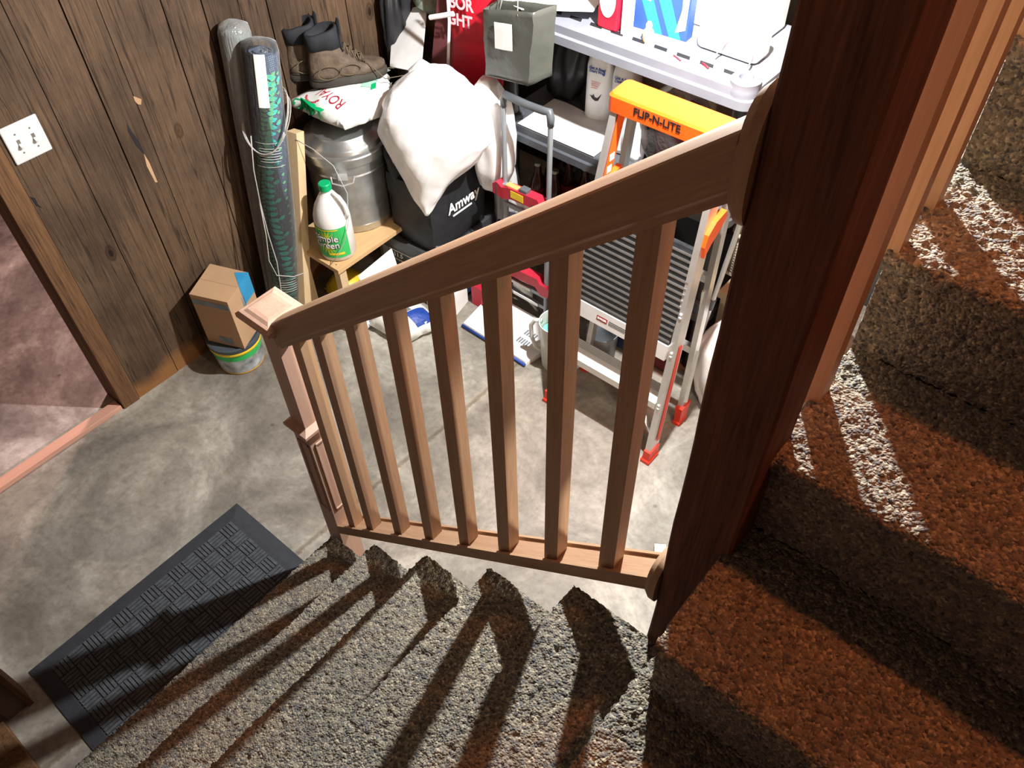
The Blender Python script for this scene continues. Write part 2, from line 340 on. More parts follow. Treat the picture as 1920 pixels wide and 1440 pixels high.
# ------------------------------------------------------------------ mesh builder
class MB:
    def __init__(s): s.bm = bmesh.new()
    def _x(s, vs, mt):
        if mt is not None: bmesh.ops.transform(s.bm, matrix=mt, verts=vs)
    def box(s, x0, x1, y0, y1, z0, z1, mt=None, bev=0.0, seg=2):
        r = bmesh.ops.create_cube(s.bm, size=1.0); vs = r['verts']
        for v in vs:
            v.co = Vector(((x0 + x1) / 2 + v.co.x * (x1 - x0), (y0 + y1) / 2 + v.co.y * (y1 - y0), (z0 + z1) / 2 + v.co.z * (z1 - z0)))
        if bev > 0:
            es = list({e for v in vs for e in v.link_edges})
            g = bmesh.ops.bevel(s.bm, geom=es, offset=bev, segments=seg, affect='EDGES', profile=.5)
            vs = list({v for v in g['verts']} | {v for v in vs if v.is_valid})
            # collect island
            seen = set(vs); st = list(vs)
            while st:
                a = st.pop()
                for e in a.link_edges:
                    o = e.other_vert(a)
                    if o not in seen: seen.add(o); st.append(o)
            vs = list(seen)
        s._x(vs, mt); return s
    def prism(s, pts, p0, p1, cap=True):
        """pts = 3-D outline; p0 ignored; extruded by vector p1"""
        a = [s.bm.verts.new(Vector(p)) for p in pts]; b = [s.bm.verts.new(Vector(p) + Vector(p1)) for p in pts]
        n = len(pts)
        for i in range(n): s.bm.faces.new((a[i], a[(i + 1) % n], b[(i + 1) % n], b[i]))
        if cap: s.bm.faces.new(a[::-1]); s.bm.faces.new(b)
        return s
    def loft(s, rings, closed=True, cap=True):
        rs = [[s.bm.verts.new(Vector(p)) for p in r] for r in rings]; n = len(rings[0])
        for A, B in zip(rs, rs[1:]):
            for i in range(n if closed else n - 1):
                j = (i + 1) % n
                s.bm.faces.new((A[i], A[j], B[j], B[i]))
        if cap and closed:
            s.bm.faces.new(rs[0][::-1]); s.bm.faces.new(rs[-1])
        return s
    def tube(s, path, r, n=10, cap=True, flat=None):
        path = [Vector(p) for p in path]; rings = []
        rad = r if isinstance(r, (list, tuple)) else [r] * len(path)
        up = Vector((0, 0, 1)); prev = None
        for i, p in enumerate(path):
            d = (path[min(i + 1, len(path) - 1)] - path[max(i - 1, 0)]).normalized()
            if prev is None:
                a = d.cross(up)
                if a.length < .05: a = d.cross(Vector((1, 0, 0)))
            else:
                a = prev - d * prev.dot(d)
            a.normalize(); prev = a; b = d.cross(a)
            fl = flat or 1.0
            rings.append([p + (a * math.cos(2 * PI * k / n) + b * math.sin(2 * PI * k / n) * fl) * rad[i] for k in range(n)])
        return s.loft(rings, True, cap)
    def lathe(s, prof, c=(0, 0, 0), n=32, mt=None, ax=1.0, ay=1.0):
        rings = []
        for r, z in prof:
            rr = []
            for k in range(n):
                a = 2 * PI * k / n
                p = Vector((r * math.cos(a) * ax, r * math.sin(a) * ay, z))
                if mt is not None: p = mt @ p
                rr.append(p + Vector(c))
            rings.append(rr)
        return s.loft(rings)
    def cyl(s, c, r, h, n=24, mt=None): return s.lathe([(r, 0), (r, h)], c, n, mt)
    def quad(s, a, b, c, d):
        s.bm.faces.new([s.bm.verts.new(Vector(p)) for p in (a, b, c, d)]); return s
    def grid(s, f, nu, nv):
        V = [[s.bm.verts.new(Vector(f(i / nu, j / nv))) for j in range(nv + 1)] for i in range(nu + 1)]
        for i in range(nu):
            for j in range(nv): s.bm.faces.new((V[i][j], V[i + 1][j], V[i + 1][j + 1], V[i][j + 1]))
        return s
    def jitter(s, amp, sc, seed=0):
        for v in s.bm.verts:
            v.co += noise.noise_vector(v.co * sc + Vector((seed, seed * 1.7, 3))) * amp
        return s
    def subdiv(s, n=1):
        bmesh.ops.subdivide_edges(s.bm, edges=s.bm.edges[:], cuts=n, use_grid_fill=True); return s

_mw = {}
def empty(name, loc, label=None, cat=None, group=None, rz=0.0):
    o = bpy.data.objects.new(name, None); COL.objects.link(o)
    o.location = loc; o.rotation_euler = (0, 0, rz); o.empty_display_size = .05
    _mw[o.name] = Matrix.Translation(Vector(loc)) @ Matrix.Rotation(rz, 4, 'Z')
    tag(o, label, cat, group); return o
def tag(o, label=None, cat=None, group=None, kind=None):
    if label: o['label'] = label
    if cat: o['category'] = cat
    if group: o['group'] = group
    if kind: o['kind'] = kind
    return o
def obj(name, mb, mat, parent=None, smooth=False, label=None, kind=None, angle=None):
    """geometry is given in world coordinates; origin goes to the parent's (or the shape's base)"""
    me = bpy.data.meshes.new(name)
    if isinstance(mb, MB):
        bmesh.ops.recalc_face_normals(mb.bm, faces=mb.bm.faces[:])
        mb.bm.to_mesh(me); mb.bm.free()
    else: me = mb; me.name = name
    o = bpy.data.objects.new(name, me); COL.objects.link(o)
    if parent is not None:
        W = _mw[parent.name]; me.transform(W.inverted()); o.parent = parent; _mw[o.name] = W
    else:
        co = np.empty(len(me.vertices) * 3); me.vertices.foreach_get('co', co); co = co.reshape(-1, 3)
        c = Vector(((co[:, 0].min() + co[:, 0].max()) / 2, (co[:, 1].min() + co[:, 1].max()) / 2, co[:, 2].min()))
        if kind == 'structure': c = Vector((0, 0, 0))
        me.transform(Matrix.Translation(-c)); o.location = c; _mw[o.name] = Matrix.Translation(c)
    me.materials.append(mat)
    if smooth:
        me.polygons.foreach_set('use_smooth', [True] * len(me.polygons))
        if angle is not None:
            try: me.set_sharp_from_angle(angle=math.radians(angle))
            except Exception: pass
    if label: o['label'] = label
    if kind: o['kind'] = kind
    me.update(); return o
def sub(o, parent):   # sub-part: share the same world frame as its part
    o.parent = parent; return o

def text_mesh(s, size, depth=.0006, bold=False, align='CENTER', sx=1.0, spacing=1.0):
    cu = bpy.data.curves.new('t', 'FONT'); cu.body = s; cu.size = size; cu.extrude = depth; cu.align_x = align; cu.align_y = 'CENTER'
    cu.offset = size * .022 if bold else 0; cu.space_character = spacing; cu.space_line = .9
    o = bpy.data.objects.new('t', cu); COL.objects.link(o)
    dg = bpy.context.evaluated_depsgraph_get(); dg.update()
    me = bpy.data.meshes.new_from_object(o.evaluated_get(dg))
    bpy.data.objects.remove(o); bpy.data.curves.remove(cu)
    me.materials.clear()
    if sx != 1.0: me.transform(Matrix.Diagonal((sx, 1, 1, 1)))
    return me
def frame(origin, xdir, ydir):
    x = Vector(xdir).normalized(); y = Vector(ydir); y = (y - x * y.dot(x)).normalized(); z = x.cross(y)
    m = Matrix((x, y, z)).transposed().to_4x4(); m.translation = Vector(origin); return m
def lettering(s, size, origin, xdir, ydir, mat, parent, name='lettering', bend=None, **kw):
    me = text_mesh(s, size, **kw)
    if bend:     # wrap round a vertical cylinder: bend=(cx,cy,r,a0)
        cx, cy, r, a0 = bend
        for v in me.vertices:
            a = a0 + v.co.x / r; rr = r + .0008 + v.co.z
            v.co = Vector((cx + rr * math.cos(a), cy + rr * math.sin(a), origin[2] + v.co.y))
    else: me.transform(frame(origin, xdir, ydir))
    return obj(name, me, mat, parent)

def np_mesh(name, V, F):
    me = bpy.data.meshes.new(name); me.vertices.add(len(V)); me.vertices.foreach_set('co', np.ascontiguousarray(V, dtype=np.float32).ravel())
    me.loops.add(F.size); me.loops.foreach_set('vertex_index', F.ravel().astype(np.int32))
    me.polygons.add(len(F)); me.polygons.foreach_set('loop_start', np.arange(0, F.size, F.shape[1], dtype=np.int32))
    me.update(calc_edges=True); me.validate(); return me

rng = np.random.default_rng(3)
def carpet_strip(name, path, axis, a0, a1, parent, cell=.0045, amp=.0026, label=None):
    """carpet over a stepped profile: path = [(u,z)...] swept along the other horizontal axis from a0 to a1"""
    P = [np.array(p, float) for p in path]; pts = [P[0]]
    for p, q in zip(P, P[1:]):
        n = max(1, int(round(np.linalg.norm(q - p) / cell)))
        for i in range(1, n + 1): pts.append(p + (q - p) * i / n)
    pts = np.array(pts); m = int(abs(a1 - a0) / cell)
    tang = np.gradient(pts, axis=0); tang /= np.linalg.norm(tang, axis=1)[:, None] + 1e-9
    nor = np.stack([-tang[:, 1], tang[:, 0]], 1)
    n = len(pts); A = np.linspace(a0, a1, m + 1)
    J = rng.normal(0, 1, (n, m + 1)); J = .75 * J + .25 * (np.roll(J, 1, 0) + np.roll(J, 1, 1))
    big = np.zeros((n, m + 1))
    for k in range(5):
        fx, fy, ph = rng.uniform(5, 30), rng.uniform(5, 30), rng.uniform(0, 6)
        big += np.sin(np.arange(n)[:, None] * cell * fx + ph) * np.sin(A[None, :] * fy + ph * 2) * .0007
    d = J * amp + big
    U = pts[:, 0][:, None] + nor[:, 0][:, None] * d + rng.normal(0, cell * .22, (n, m + 1))
    Zz = pts[:, 1][:, None] + nor[:, 1][:, None] * d + rng.normal(0, cell * .12, (n, m + 1))
    W = A[None, :] + rng.normal(0, cell * .22, (n, m + 1))
    # edges roll down so the carpet has thickness at its open side
    V = np.stack([U, W, Zz], 2) if axis == 'x' else np.stack([W, U, Zz], 2)
    V = V.reshape(-1, 3)
    i, j = np.meshgrid(np.arange(n - 1), np.arange(m), indexing='ij'); k = (i * (m + 1) + j).ravel()
    F = np.stack([k, k + m + 1, k + m + 2, k + 1], 1)
    o = obj(name, np_mesh(name, V, F), M['carpet'], parent, smooth=True)
    if label: o['label'] = label
    return o

# ------------------------------------------------------------------ camera
H = 2.45
R = ((0.7650711168541889, 0.4723846348498749, -0.4376287729494422), (0.6435996998802023, -0.5832163929896086, 0.495618870970733), (-0.021109535039825093, -0.6608414300767931, -0.7502286263696297))
cam = bpy.data.cameras.new('camera'); co = bpy.data.objects.new('camera', cam); COL.objects.link(co)
mw = Matrix(((R[0][0], -R[0][1], -R[0][2], 0), (R[1][0], -R[1][1], -R[1][2], 0), (R[2][0], -R[2][1], -R[2][2], H), (0, 0, 0, 1)))
co.matrix_world = mw
cam.sensor_fit = 'HORIZONTAL'; cam.sensor_width = 36.0; cam.lens = 36.0 * 1553.8 / 1920; cam.clip_start = .02
S.camera = co

# ------------------------------------------------------------------ room shell
WX = -2.52
mb = MB(); mb.box(-2.60, 1.0, -.6, 3.2, -.05, 0); obj('floor', mb, M['floor'], kind='structure')
mb = MB(); mb.box(-5.6, -2.60, -2.2, 3.2, -.05, 0); obj('floor_far_room', mb, M['floor2'], kind='structure').name = 'floor_beyond'
# plank wall: boards side by side, gaps between them
mb = MB(); ys = [.571, .640, .822, .970, 1.073, 1.266, 1.40, 1.53, 1.64, 1.822, 1.98, 2.16, 2.35, 2.53, 2.72, 2.9]
for i, (a, b) in enumerate(zip(ys, ys[1:])):
    g = .0045 if i % 2 else .003
    dx = random.uniform(0, .006)
    if i == 0: continue
    mb.box(WX - .028 + dx * 0, WX - dx, a + g * .5, b - g * .5, 0, 2.5)
wl0 = obj('wall_left', mb, M['barn'], kind='structure')
wl = bpy.data.objects['wall_left']
def wpatch(pts, mat, nm, th=.0015):
    mb = MB(); mb.prism([(WX - .001, y, z) for y, z in pts], 0, (th, 0, 0)); return obj(nm, mb, mat, wl)
wpatch([(1.016, 1.024), (1.022, .989), (1.030, .959), (1.034, .9), (1.026, .914), (1.015, .954), (1.010, .999)], M['ink'], 'gouge')
wpatch([(1.031, .906), (1.037, .868), (1.038, .788), (1.030, .792), (1.024, .86)], M['card'], 'torn_splinter')
wpatch([(1.070, 1.097), (1.092, 1.076), (1.084, 1.060), (1.074, 1.066), (1.069, 1.08)], M['card_dk'], 'torn_splinter')
wpatch([(.645, .951), (.656, .939), (.655, .918), (.660, .900), (.648, .916)], M['ink'], 'gouge')
mb = MB(); mb.box(WX - .09, WX - .030, .58, 2.9, 0, 2.5); obj('wall_left_backing', mb, M['black_matte'], kind='structure')
mb = MB(); mb.box(WX - .030, WX + .006, .571, .640, 0, 2.5, bev=.003); mb.box(WX - .12, WX - .031, .571, .600, 0, 2.5)
obj('trim_1', mb, M['barn_warm'], kind='structure')
mb = MB(); mb.box(-2.565, -2.520, -1.6, .566, 0, .022, bev=.002); obj('trim_2', mb, M['sill'], kind='structure')
mb = MB(); mb.box(-2.6, .9, 2.9, 3.0, 0, 2.5); obj('wall_back', mb, M['block'], kind='structure')
mb = MB(); mb.box(-2.52, -1.73, -.32, -.26, 0, 2.45); obj('wall_front', mb, M['wallpaint'], kind='structure')
mb = MB(); mb.box(-1.80, -1.72, -.262, -.245, 0, 2.45, bev=.003); obj('trim_3', mb, M['barn_warm'], kind='structure')
mb = MB(); mb.box(-1.72, -1.36, -.40, -.33, 0, .035, bev=.003); obj('trim_4', mb, M['barn_warm'], kind='structure')
# far room walls
mb = MB(); mb.box(-5.7, -5.6, -2.2, 3.2, 0, 2.5); mb.box(-5.6, -2.6, -2.3, -2.2, 0, 2.5); mb.box(-5.6, -2.6, 3.1, 3.2, 0, 2.5)
obj('wall_far_room', mb, M['wallpaint'], kind='structure')
mb = MB(); mb.box(-5.7, -.42, .86, 3.2, 2.5, 2.6); mb.box(-5.7, -.33, -2.3, .86, 2.5, 2.6)  # second slab extended over the lower flight to block the upstairs lamp
obj('ceiling', mb, M['dark_wood'], kind='structure')
mb = MB(); mb.box(-1.5, .872, -1.0, -.24, 2.75, 2.95); obj('ceiling', mb, M['wallpaint'], kind='structure')  # unseen slab added to keep the hall lamp off the lower risers
mb = MB(); mb.box(.875, .95, -.6, 4.0, 0, 4.2); obj('wall_right', mb, M['wallpaint'], kind='structure')
mb = MB(); mb.box(-1.3, .872, -.64, -.58, 0, 2.745); obj('wall_behind', mb, M['wallpaint'], kind='structure')

# ------------------------------------------------------------------ staircase
RI, RN = .19485, .22914
X0 = -1.349; YE = .652
def nose(u, z, s=1):     # rounded nosing as (u,z) points; travel upward then inward
    return [(u + .022, z - .045), (u + .010, z - .034), (u + .002, z - .022), (u, z - .012), (u + .004, z - .003), (u + .014, z)]
st = empty('staircase', (X0, .1, 0), 'lower flight of speckled grey carpeted stairs running down to the rubber mat', 'stairs')
for k in range(5):
    u = X0 + k * RN; z = (k + 1) * RI; zb = k * RI
    carpet_strip('step', [(u + .026, zb)] + nose(u, z) + [(u + RN + .026, z)], 'x', -.55, YE, st)
# landing
u = X0 + 5 * RN; z = 6 * RI
Y7 = .475
carpet_strip('step', [(u + .026, 5 * RI)] + nose(u, z) + [(-.165, z)], 'x', -.55, YE, st)
carpet_strip('step', [(-.168, z), (.86, z)], 'x', -.55, Y7 + .03, st, cell=.006)
# carcass under the carpet
mb = MB(); pts = [(X0 + .04, 0)]
for k in range(6):
    pts += [(X0 + k * RN + .04, (k + 1) * RI - .012), (X0 + (k + 1) * RN + .04, (k + 1) * RI - .012)]
pts = pts[:-1] + [(.84, 6 * RI - .012), (.84, 0)]
mb.prism([(a, -.54, b) for a, b in pts], 0, (0, .54 + .640, 0)); obj('stringer', mb, M['dark_wood'], st)
# upper flight
XL = -.178
su = empty('staircase', (.34, .7, 6 * RI), 'upper flight of brown carpeted stairs climbing past the dark timber post', 'stairs')
for k in range(6):
    v = Y7 + k * RN; z = (7 + k) * RI; zb = z - RI
    cl = .0042 if k < 2 else .0045
    carpet_strip('step', [(v + .026, zb)] + nose(v, z) + [(v + RN + .026, z)], 'y', XL, .86, su, cell=cl, amp=.0021)
mb = MB(); pts = [(Y7 + .04, 6 * RI)]
for k in range(6): pts += [(Y7 + k * RN + .04, (7 + k) * RI - .012), (Y7 + (k + 1) * RN + .04, (7 + k) * RI - .012)]
pts = pts[:-1] + [(Y7 + 6 * RN, 12 * RI - .012), (Y7 + 6 * RN, 12 * RI - .35), (Y7 + .3, 6 * RI - .05), (Y7 + .04, 6 * RI - .05)]
mb.prism([(XL + .010, a, b) for a, b in pts], 0, (.86 - XL - .012, 0, 0)); obj('stringer', mb, M['dark_wood'], su)
# rolled carpet edge of the upper flight (faces the workshop)
mb = MB()
for k in range(6):
    v = Y7 + k * RN; z = (7 + k) * RI
    mb.box(XL - .004, XL + .012, v + .040, v + RN + .02, z - .20, z - .010, bev=.003)
obj('carpet_edge', mb, M['carpet'], su)

# dark rough timber post
mb = MB(); rings = []
for i in range(60):
    z = i * 4.0 / 59
    w = lambda s: noise.noise(Vector((s * 7.3, z * 3.1, s))) * .004 + noise.noise(Vector((s * 3.3, z * 14, s))) * .0018
    x0, x1, y0, y1 = -.265 + w(1), -.1675 + w(2) * .4, .660 + w(3) * .6, .760 + w(4) * .4
    c = .004
    rings.append([(x0 + c, y0, z), (x1 - c, y0, z), (x1, y0 + c, z), (x1, y1 - c, z), (x1 - c, y1, z), (x0 + c, y1, z), (x0, y1 - c, z), (x0, y0 + c, z)])
mb.loft(rings); o = obj('timber_post', mb, M['timber'])
tag(o, 'thick dark rough-sawn timber post between the two stair flights', 'post')
# ------------------------------------------------------------------ lower railing
rz = lambda x: .2357 + .868 * (x + 1.3075)          # underside of bottom rail
hz = lambda x: 1.0612 + .864 * (x + 1.2989)          # underside of handrail
XA, XB = -1.311, -.266
ra = empty('stair_railing', (-.79, .688, 0), 'sloping oak railing with square balusters beside the lower carpeted stairs', 'railing')
def sloped(mb, fz, prof, xa, xb):
    """prof: (y,dz) outline; sheared along the slope between xa and xb"""
    mb.loft([[(xa, y, fz(xa) + dz) for y, dz in prof], [(xb, y, fz(xb) + dz) for y, dz in prof]])
mb = MB(); sloped(mb, rz, [(.658, 0), (.719, 0), (.719, .0345), (.658, .0345)], XA, XB); obj('bottom_rail', mb, M['oak_rail'], ra)
def fillet(mb, y0, y1, xa, xb):
    sloped(mb, rz, [(y0, .0345), (y1, .0345), (y1, .042), (y0, .042)], xa, xb)
mb = MB(); fillet(mb, .658, .664, XA, XB); fillet(mb, .713, .719, XA, XB); obj('rail_lip', mb, M['oak_rail'], ra)
yc = .686
hp = [(yc - .021, 0), (yc + .021, 0), (yc + .023, .012), (yc + .030, .020), (yc + .031, .045), (yc + .032, .078), (yc + .030, .084), (yc + .027, .087), (yc + .008, .090), (yc - .008, .090), (yc - .027, .087), (yc - .0305, .084), (yc - .032, .078), (yc - .031, .045), (yc - .030, .020), (yc - .023, .012)]
mb = MB(); sloped(mb, hz, hp, XA + .004, -.286); o = obj('handrail', mb, M['oak_rail'], ra, smooth=True, angle=22)
bx = [v * .9565 for v in (-1.318, -1.219, -1.079, -.943, -.808, -.676, -.543, -.410)]
for i, x in enumerate(bx):
    mb = MB(); w = .032; ya, yb = .6700, .7025
    mb.loft([[(x, ya, rz(x) + .034), (x + w, ya, rz(x + w) + .034), (x + w, yb, rz(x + w) + .034), (x, yb, rz(x) + .034)],
             [(x, ya, hz(x) + .006), (x + w, ya, hz(x + w) + .006), (x + w, yb, hz(x + w) + .006), (x, yb, hz(x) + .006)]])
    obj('baluster', mb, M['oak_light'] if i in (0,) else M['oak_v'], ra)
# rosettes where the rails meet the post (oval block, bevelled)
def rosette(cx, cy, cz, ry, rzz, th):
    mb = MB(); rings = []
    for f, xx in ((1, cx), (1, cx - th * .55), (.86, cx - th)):
        r = []
        for k in range(28):
            a = 2 * PI * k / 28; c, s_ = math.cos(a), math.sin(a)
            p = 2.6
            r.append((xx, cy + math.copysign(abs(c) ** (2 / p), c) * ry * f, cz + math.copysign(abs(s_) ** (2 / p), s_) * rzz * f))
        rings.append(r)
    mb.loft(rings); return obj('rosette', mb, M['oak_v'], ra, smooth=True, angle=35)
rosette(-.265, .690, hz(-.275) + .040, .042, .078, .021)
rosette(-.265, .690, rz(-.275) + .018, .042, .061, .021)
# newel post
nx0, nx1, ny0, ny1 = -1.376, -1.311, .658, .722
nk = lambda z: z * .9565 + .1065
nw = empty('newel_post', ((nx0 + nx1) / 2, (ny0 + ny1) / 2, 0), 'square oak newel post with moulded cap at the foot of the railing', 'post')
def sq(mb, e, z0, z1, bev=0): mb.box(nx0 - e, nx1 + e, ny0 - e, ny1 + e, z0, z1, bev=bev)
mb = MB(); sq(mb, 0, 0, nk(.640)); obj('base', mb, M['oak_pink'], nw)
mb = MB(); sq(mb, -.004, nk(.640), nk(1.045)); obj('shaft', mb, M['oak_pink'], nw)
def sqloft(prof):
    mb = MB(); mb.loft([[(nx0 - e, ny0 - e, nk(z)), (nx1 + e, ny0 - e, nk(z)), (nx1 + e, ny1 + e, nk(z)), (nx0 - e, ny1 + e, nk(z))] for e, z in prof]); return mb
obj('collar', sqloft([(-.002, .628), (.004, .634), (.010, .640), (.014, .646), (.014, .656), (.004, .662), (-.004, .668)]), M['oak_pink'], nw)
obj('cap', sqloft([(-.004, 1.020), (.004, 1.028), (.004, 1.036), (.010, 1.042), (.010, 1.050), (.022, 1.060), (.027, 1.066), (.027, 1.078), (.020, 1.084), (.012, 1.086), (.004, 1.090), (-.006, 1.0915)]), M['oak_pink'], nw)
# recessed-panel moulding on the two seen faces of the base
def panel(face):
    mb = MB(); t = .0035
    for (a0, a1, z0, z1) in ((.012, .055, .585, .592), (.012, .055, .255, .262), (.012, .017, .255, .592), (.050, .055, .255, .592)):
        z0, z1 = nk(z0), nk(z1)
        if face == 'y': mb.box(nx0 + a0, nx0 + a1, ny0 - t, ny0 + .001, z0, z1, bev=.001)
        else: mb.box(nx1 - .001, nx1 + t, ny0 + a0, ny0 + a1, z0, z1, bev=.001)
    obj('panel_moulding', mb, M['oak_pink'], nw)
panel('y'); panel('x')

# ------------------------------------------------------------------ upper railing
ur = empty('stair_railing', (-.18, 1.0, 7 * RI), 'upper oak railing with close-set balusters standing on the upper stairs', 'railing')
for i in range(6):
    y = .829 + i * .1146; zt = (7 + int((y - Y7) // RN)) * RI
    zt0 = zt - .01
    mb = MB(); mb.box(-.198, -.165, y, y + .033, zt0, 1.56 + .85 * (y - .70) + .84); obj('baluster', mb, M['oak_light'], ur)
mb = MB(); mb.loft([[(x, yy, 2.40 + .85 * (yy - .80) + dz) for x, dz in ((-.205, 0), (-.158, 0), (-.15, .03), (-.16, .06), (-.2, .06), (-.213, .03))] for yy in (.765, 1.52)])
obj('handrail', mb, M['oak_v'], ur)

# ------------------------------------------------------------------ door mat
dm = empty('door_mat', (-1.65, .187, 0), 'dark grey ribbed rubber door mat at the foot of the carpeted stairs', 'mat')
mx0, mx1, my0, my1 = -1.820, -1.328, -.208, .578
mb = MB(); mb.loft([[(mx0 - .0, my0, 0), (mx1, my0, 0), (mx1, my1, 0), (mx0, my1, 0)], [(mx0, my0, .004), (mx1, my0, .004), (mx1, my1, .004), (mx0, my1, .004)],
                    [(mx0 + .045, my0 + .045, .009), (mx1 - .01, my0 + .045, .009), (mx1 - .01, my1 - .045, .009), (mx0 + .045, my1 - .045, .009)]])
obj('border', mb, M['rubber'], dm)
mb = MB(); c = .052; t = .0085
nxn = int((mx1 - .01 - mx0 - .05) / c); nyn = int((my1 - my0 - .1) / c)
for i in range(nxn):
    for j in range(nyn):
        x = mx0 + .050 + i * c; y = my0 + .052 + j * c
        for q in range(4):
            a = q * (c - .002) / 4 + .001
            if (i + j) % 2: mb.box(x + a, x + a + .0095, y, y + c - .004, .006, .0125)
            else: mb.box(x, x + c - .004, y + a, y + a + .0095, .006, .0125)
obj('ribbed_centre', mb, M['rubber_hi'], dm)

# ------------------------------------------------------------------ light switch
sw = empty('light_switch', (WX, .711, 1.117), 'white double toggle light switch plate on the plank wall', 'light switch')
mb = MB(); mb.box(WX - .001, WX + .007, .6535, .7695, 1.058, 1.177, bev=.004); obj('plate', mb, M['plate'], sw)
for y in (.689, .735):
    mb = MB(); mb.box(WX + .006, WX + .0075, y - .005, y + .005, 1.105, 1.129); obj('slot', mb, M['screw'], sw)
    mb = MB(); mb.box(0, .014, -.004, .004, -.006, .004, bev=.001, mt=Matrix.Translation((WX + .006, y, 1.113)) @ Matrix.Rotation(.5, 4, 'Y')); obj('toggle', mb, M['toggle'], sw)
    for z in (1.087, 1.147):
        mb = MB(); mb.lathe([(.0028, 0), (.0028, .001)], (WX + .007, y, z), 10, Matrix.Rotation(PI / 2, 4, 'Y')); obj('screw', mb, M['screw'], sw)

# ------------------------------------------------------------------ tub and carton by the wall
bx_, by_ = -2.375, 1.030
tb = empty('plastic_tub', (bx_, by_, 0), 'round yellow and green plastic tub with dark lid on the floor by the plank wall', 'tub')
mb = MB(); mb.lathe([(.086, 0), (.090, .004), (.098, .128)], (bx_, by_, 0), 40); obj('body', mb, M['orange_y'], tb, smooth=True, angle=40)
mb = MB(); mb.lathe([(.0905, .010), (.0965, .082)], (bx_, by_, 0), 40); obj('picture_label', mb, M['stone_print'], tb, smooth=True, angle=40)
mb = MB(); mb.lathe([(.0966, .082), (.0988, .110)], (bx_, by_, 0), 40); gl = obj('green_band', mb, M['green'], tb, smooth=True, angle=40)
mb = MB(); mb.lathe([(.1005, .112), (.1035, .116), (.1035, .126), (.1005, .130)], (bx_, by_, 0), 40); obj('rim', mb, M['yellow'], tb, smooth=True, angle=40)
mb = MB(); mb.lathe([(.1045, .130), (.1060, .134), (.1060, .146), (.098, .149), (.094, .144), (.0001, .144)], (bx_, by_, 0), 40); obj('lid', mb, M['lid_grey'], tb, smooth=True, angle=40)
# carton
cb = empty('cardboard_box', (-2.372, 1.045, .15), 'brown cardboard carton with blue corner standing on the plastic tub', 'box')
ct = [Vector((-2.494, 1.098)), Vector((-2.338, 1.158)), Vector((-2.264, 1.005)), Vector((-2.412, .944))]   # top corners, z=.395
top, bot = .396, .1505
mb = MB(); mb.loft([[(p.x, p.y, bot) for p in ct], [(p.x, p.y, top) for p in ct]]); obj('carton', mb, M['card'], cb)
def onq(a, b, s, t, z0, z1, e=.0012):
    a, b = Vector(a), Vector(b); d = (b - a); n = Vector((d.y, -d.x)).normalized()
    ctr = sum(ct, Vector((0, 0))) / 4
    if (a - ctr).dot(n) < 0: n = -n
    p, q = a + d * s + n * e, a + d * t + n * e
    p2, q2 = a + d * s - n * .0005, a + d * t - n * .0005
    return [[(p.x, p.y, z0), (q.x, q.y, z0), (q2.x, q2.y, z0), (p2.x, p2.y, z0)], [(p.x, p.y, z1), (q.x, q.y, z1), (q2.x, q2.y, z1), (p2.x, p2.y, z1)]]
mb = MB(); mb.loft(onq(ct[2], ct[3], 0.02, .98, .352, .376)); obj('printed_band', mb, M['grey_print'], cb)
mb = MB(); mb.loft(onq(ct[1], ct[2], 0, .46, .30, .3965)); obj('blue_corner', mb, M['blue_tape'], cb)
mb = MB(); mb.loft([[(p.x, p.y, top) for p in (ct[1], ct[1] + (ct[2] - ct[1]) * .45, ct[1] + (ct[2] - ct[1]) * .10 + (ct[0] - ct[1]) * .30)], [(p.x, p.y, top + .0012) for p in (ct[1], ct[1] + (ct[2] - ct[1]) * .45, ct[1] + (ct[2] - ct[1]) * .10 + (ct[0] - ct[1]) * .30)]]); obj('blue_patch', mb, M['blue_tape'], cb)
mb = MB(); mb.loft(onq(ct[2], ct[3], .25, .62, .165, .195)); obj('printed_mark', mb, M['grey_print'], cb)
mb = MB(); mb.loft(onq(ct[1], ct[2], .42, .52, .27, .345)); obj('printed_mark', mb, M['grey_print'], cb)
a, b = (ct[0] + ct[3]) / 2, (ct[1] + ct[2]) / 2
mb = MB(); n = Vector((ct[0] - ct[3])).normalized() * .001
mb.loft([[(a.x + n.x, a.y + n.y, top), (a.x - n.x, a.y - n.y, top), (b.x - n.x, b.y - n.y, top), (b.x + n.x, b.y + n.y, top)], [(a.x + n.x, a.y + n.y, top + .0008), (a.x - n.x, a.y - n.y, top + .0008), (b.x - n.x, b.y - n.y, top + .0008), (b.x + n.x, b.y + n.y, top + .0008)]])
obj('flap_seam', mb, M['card_dk'], cb)

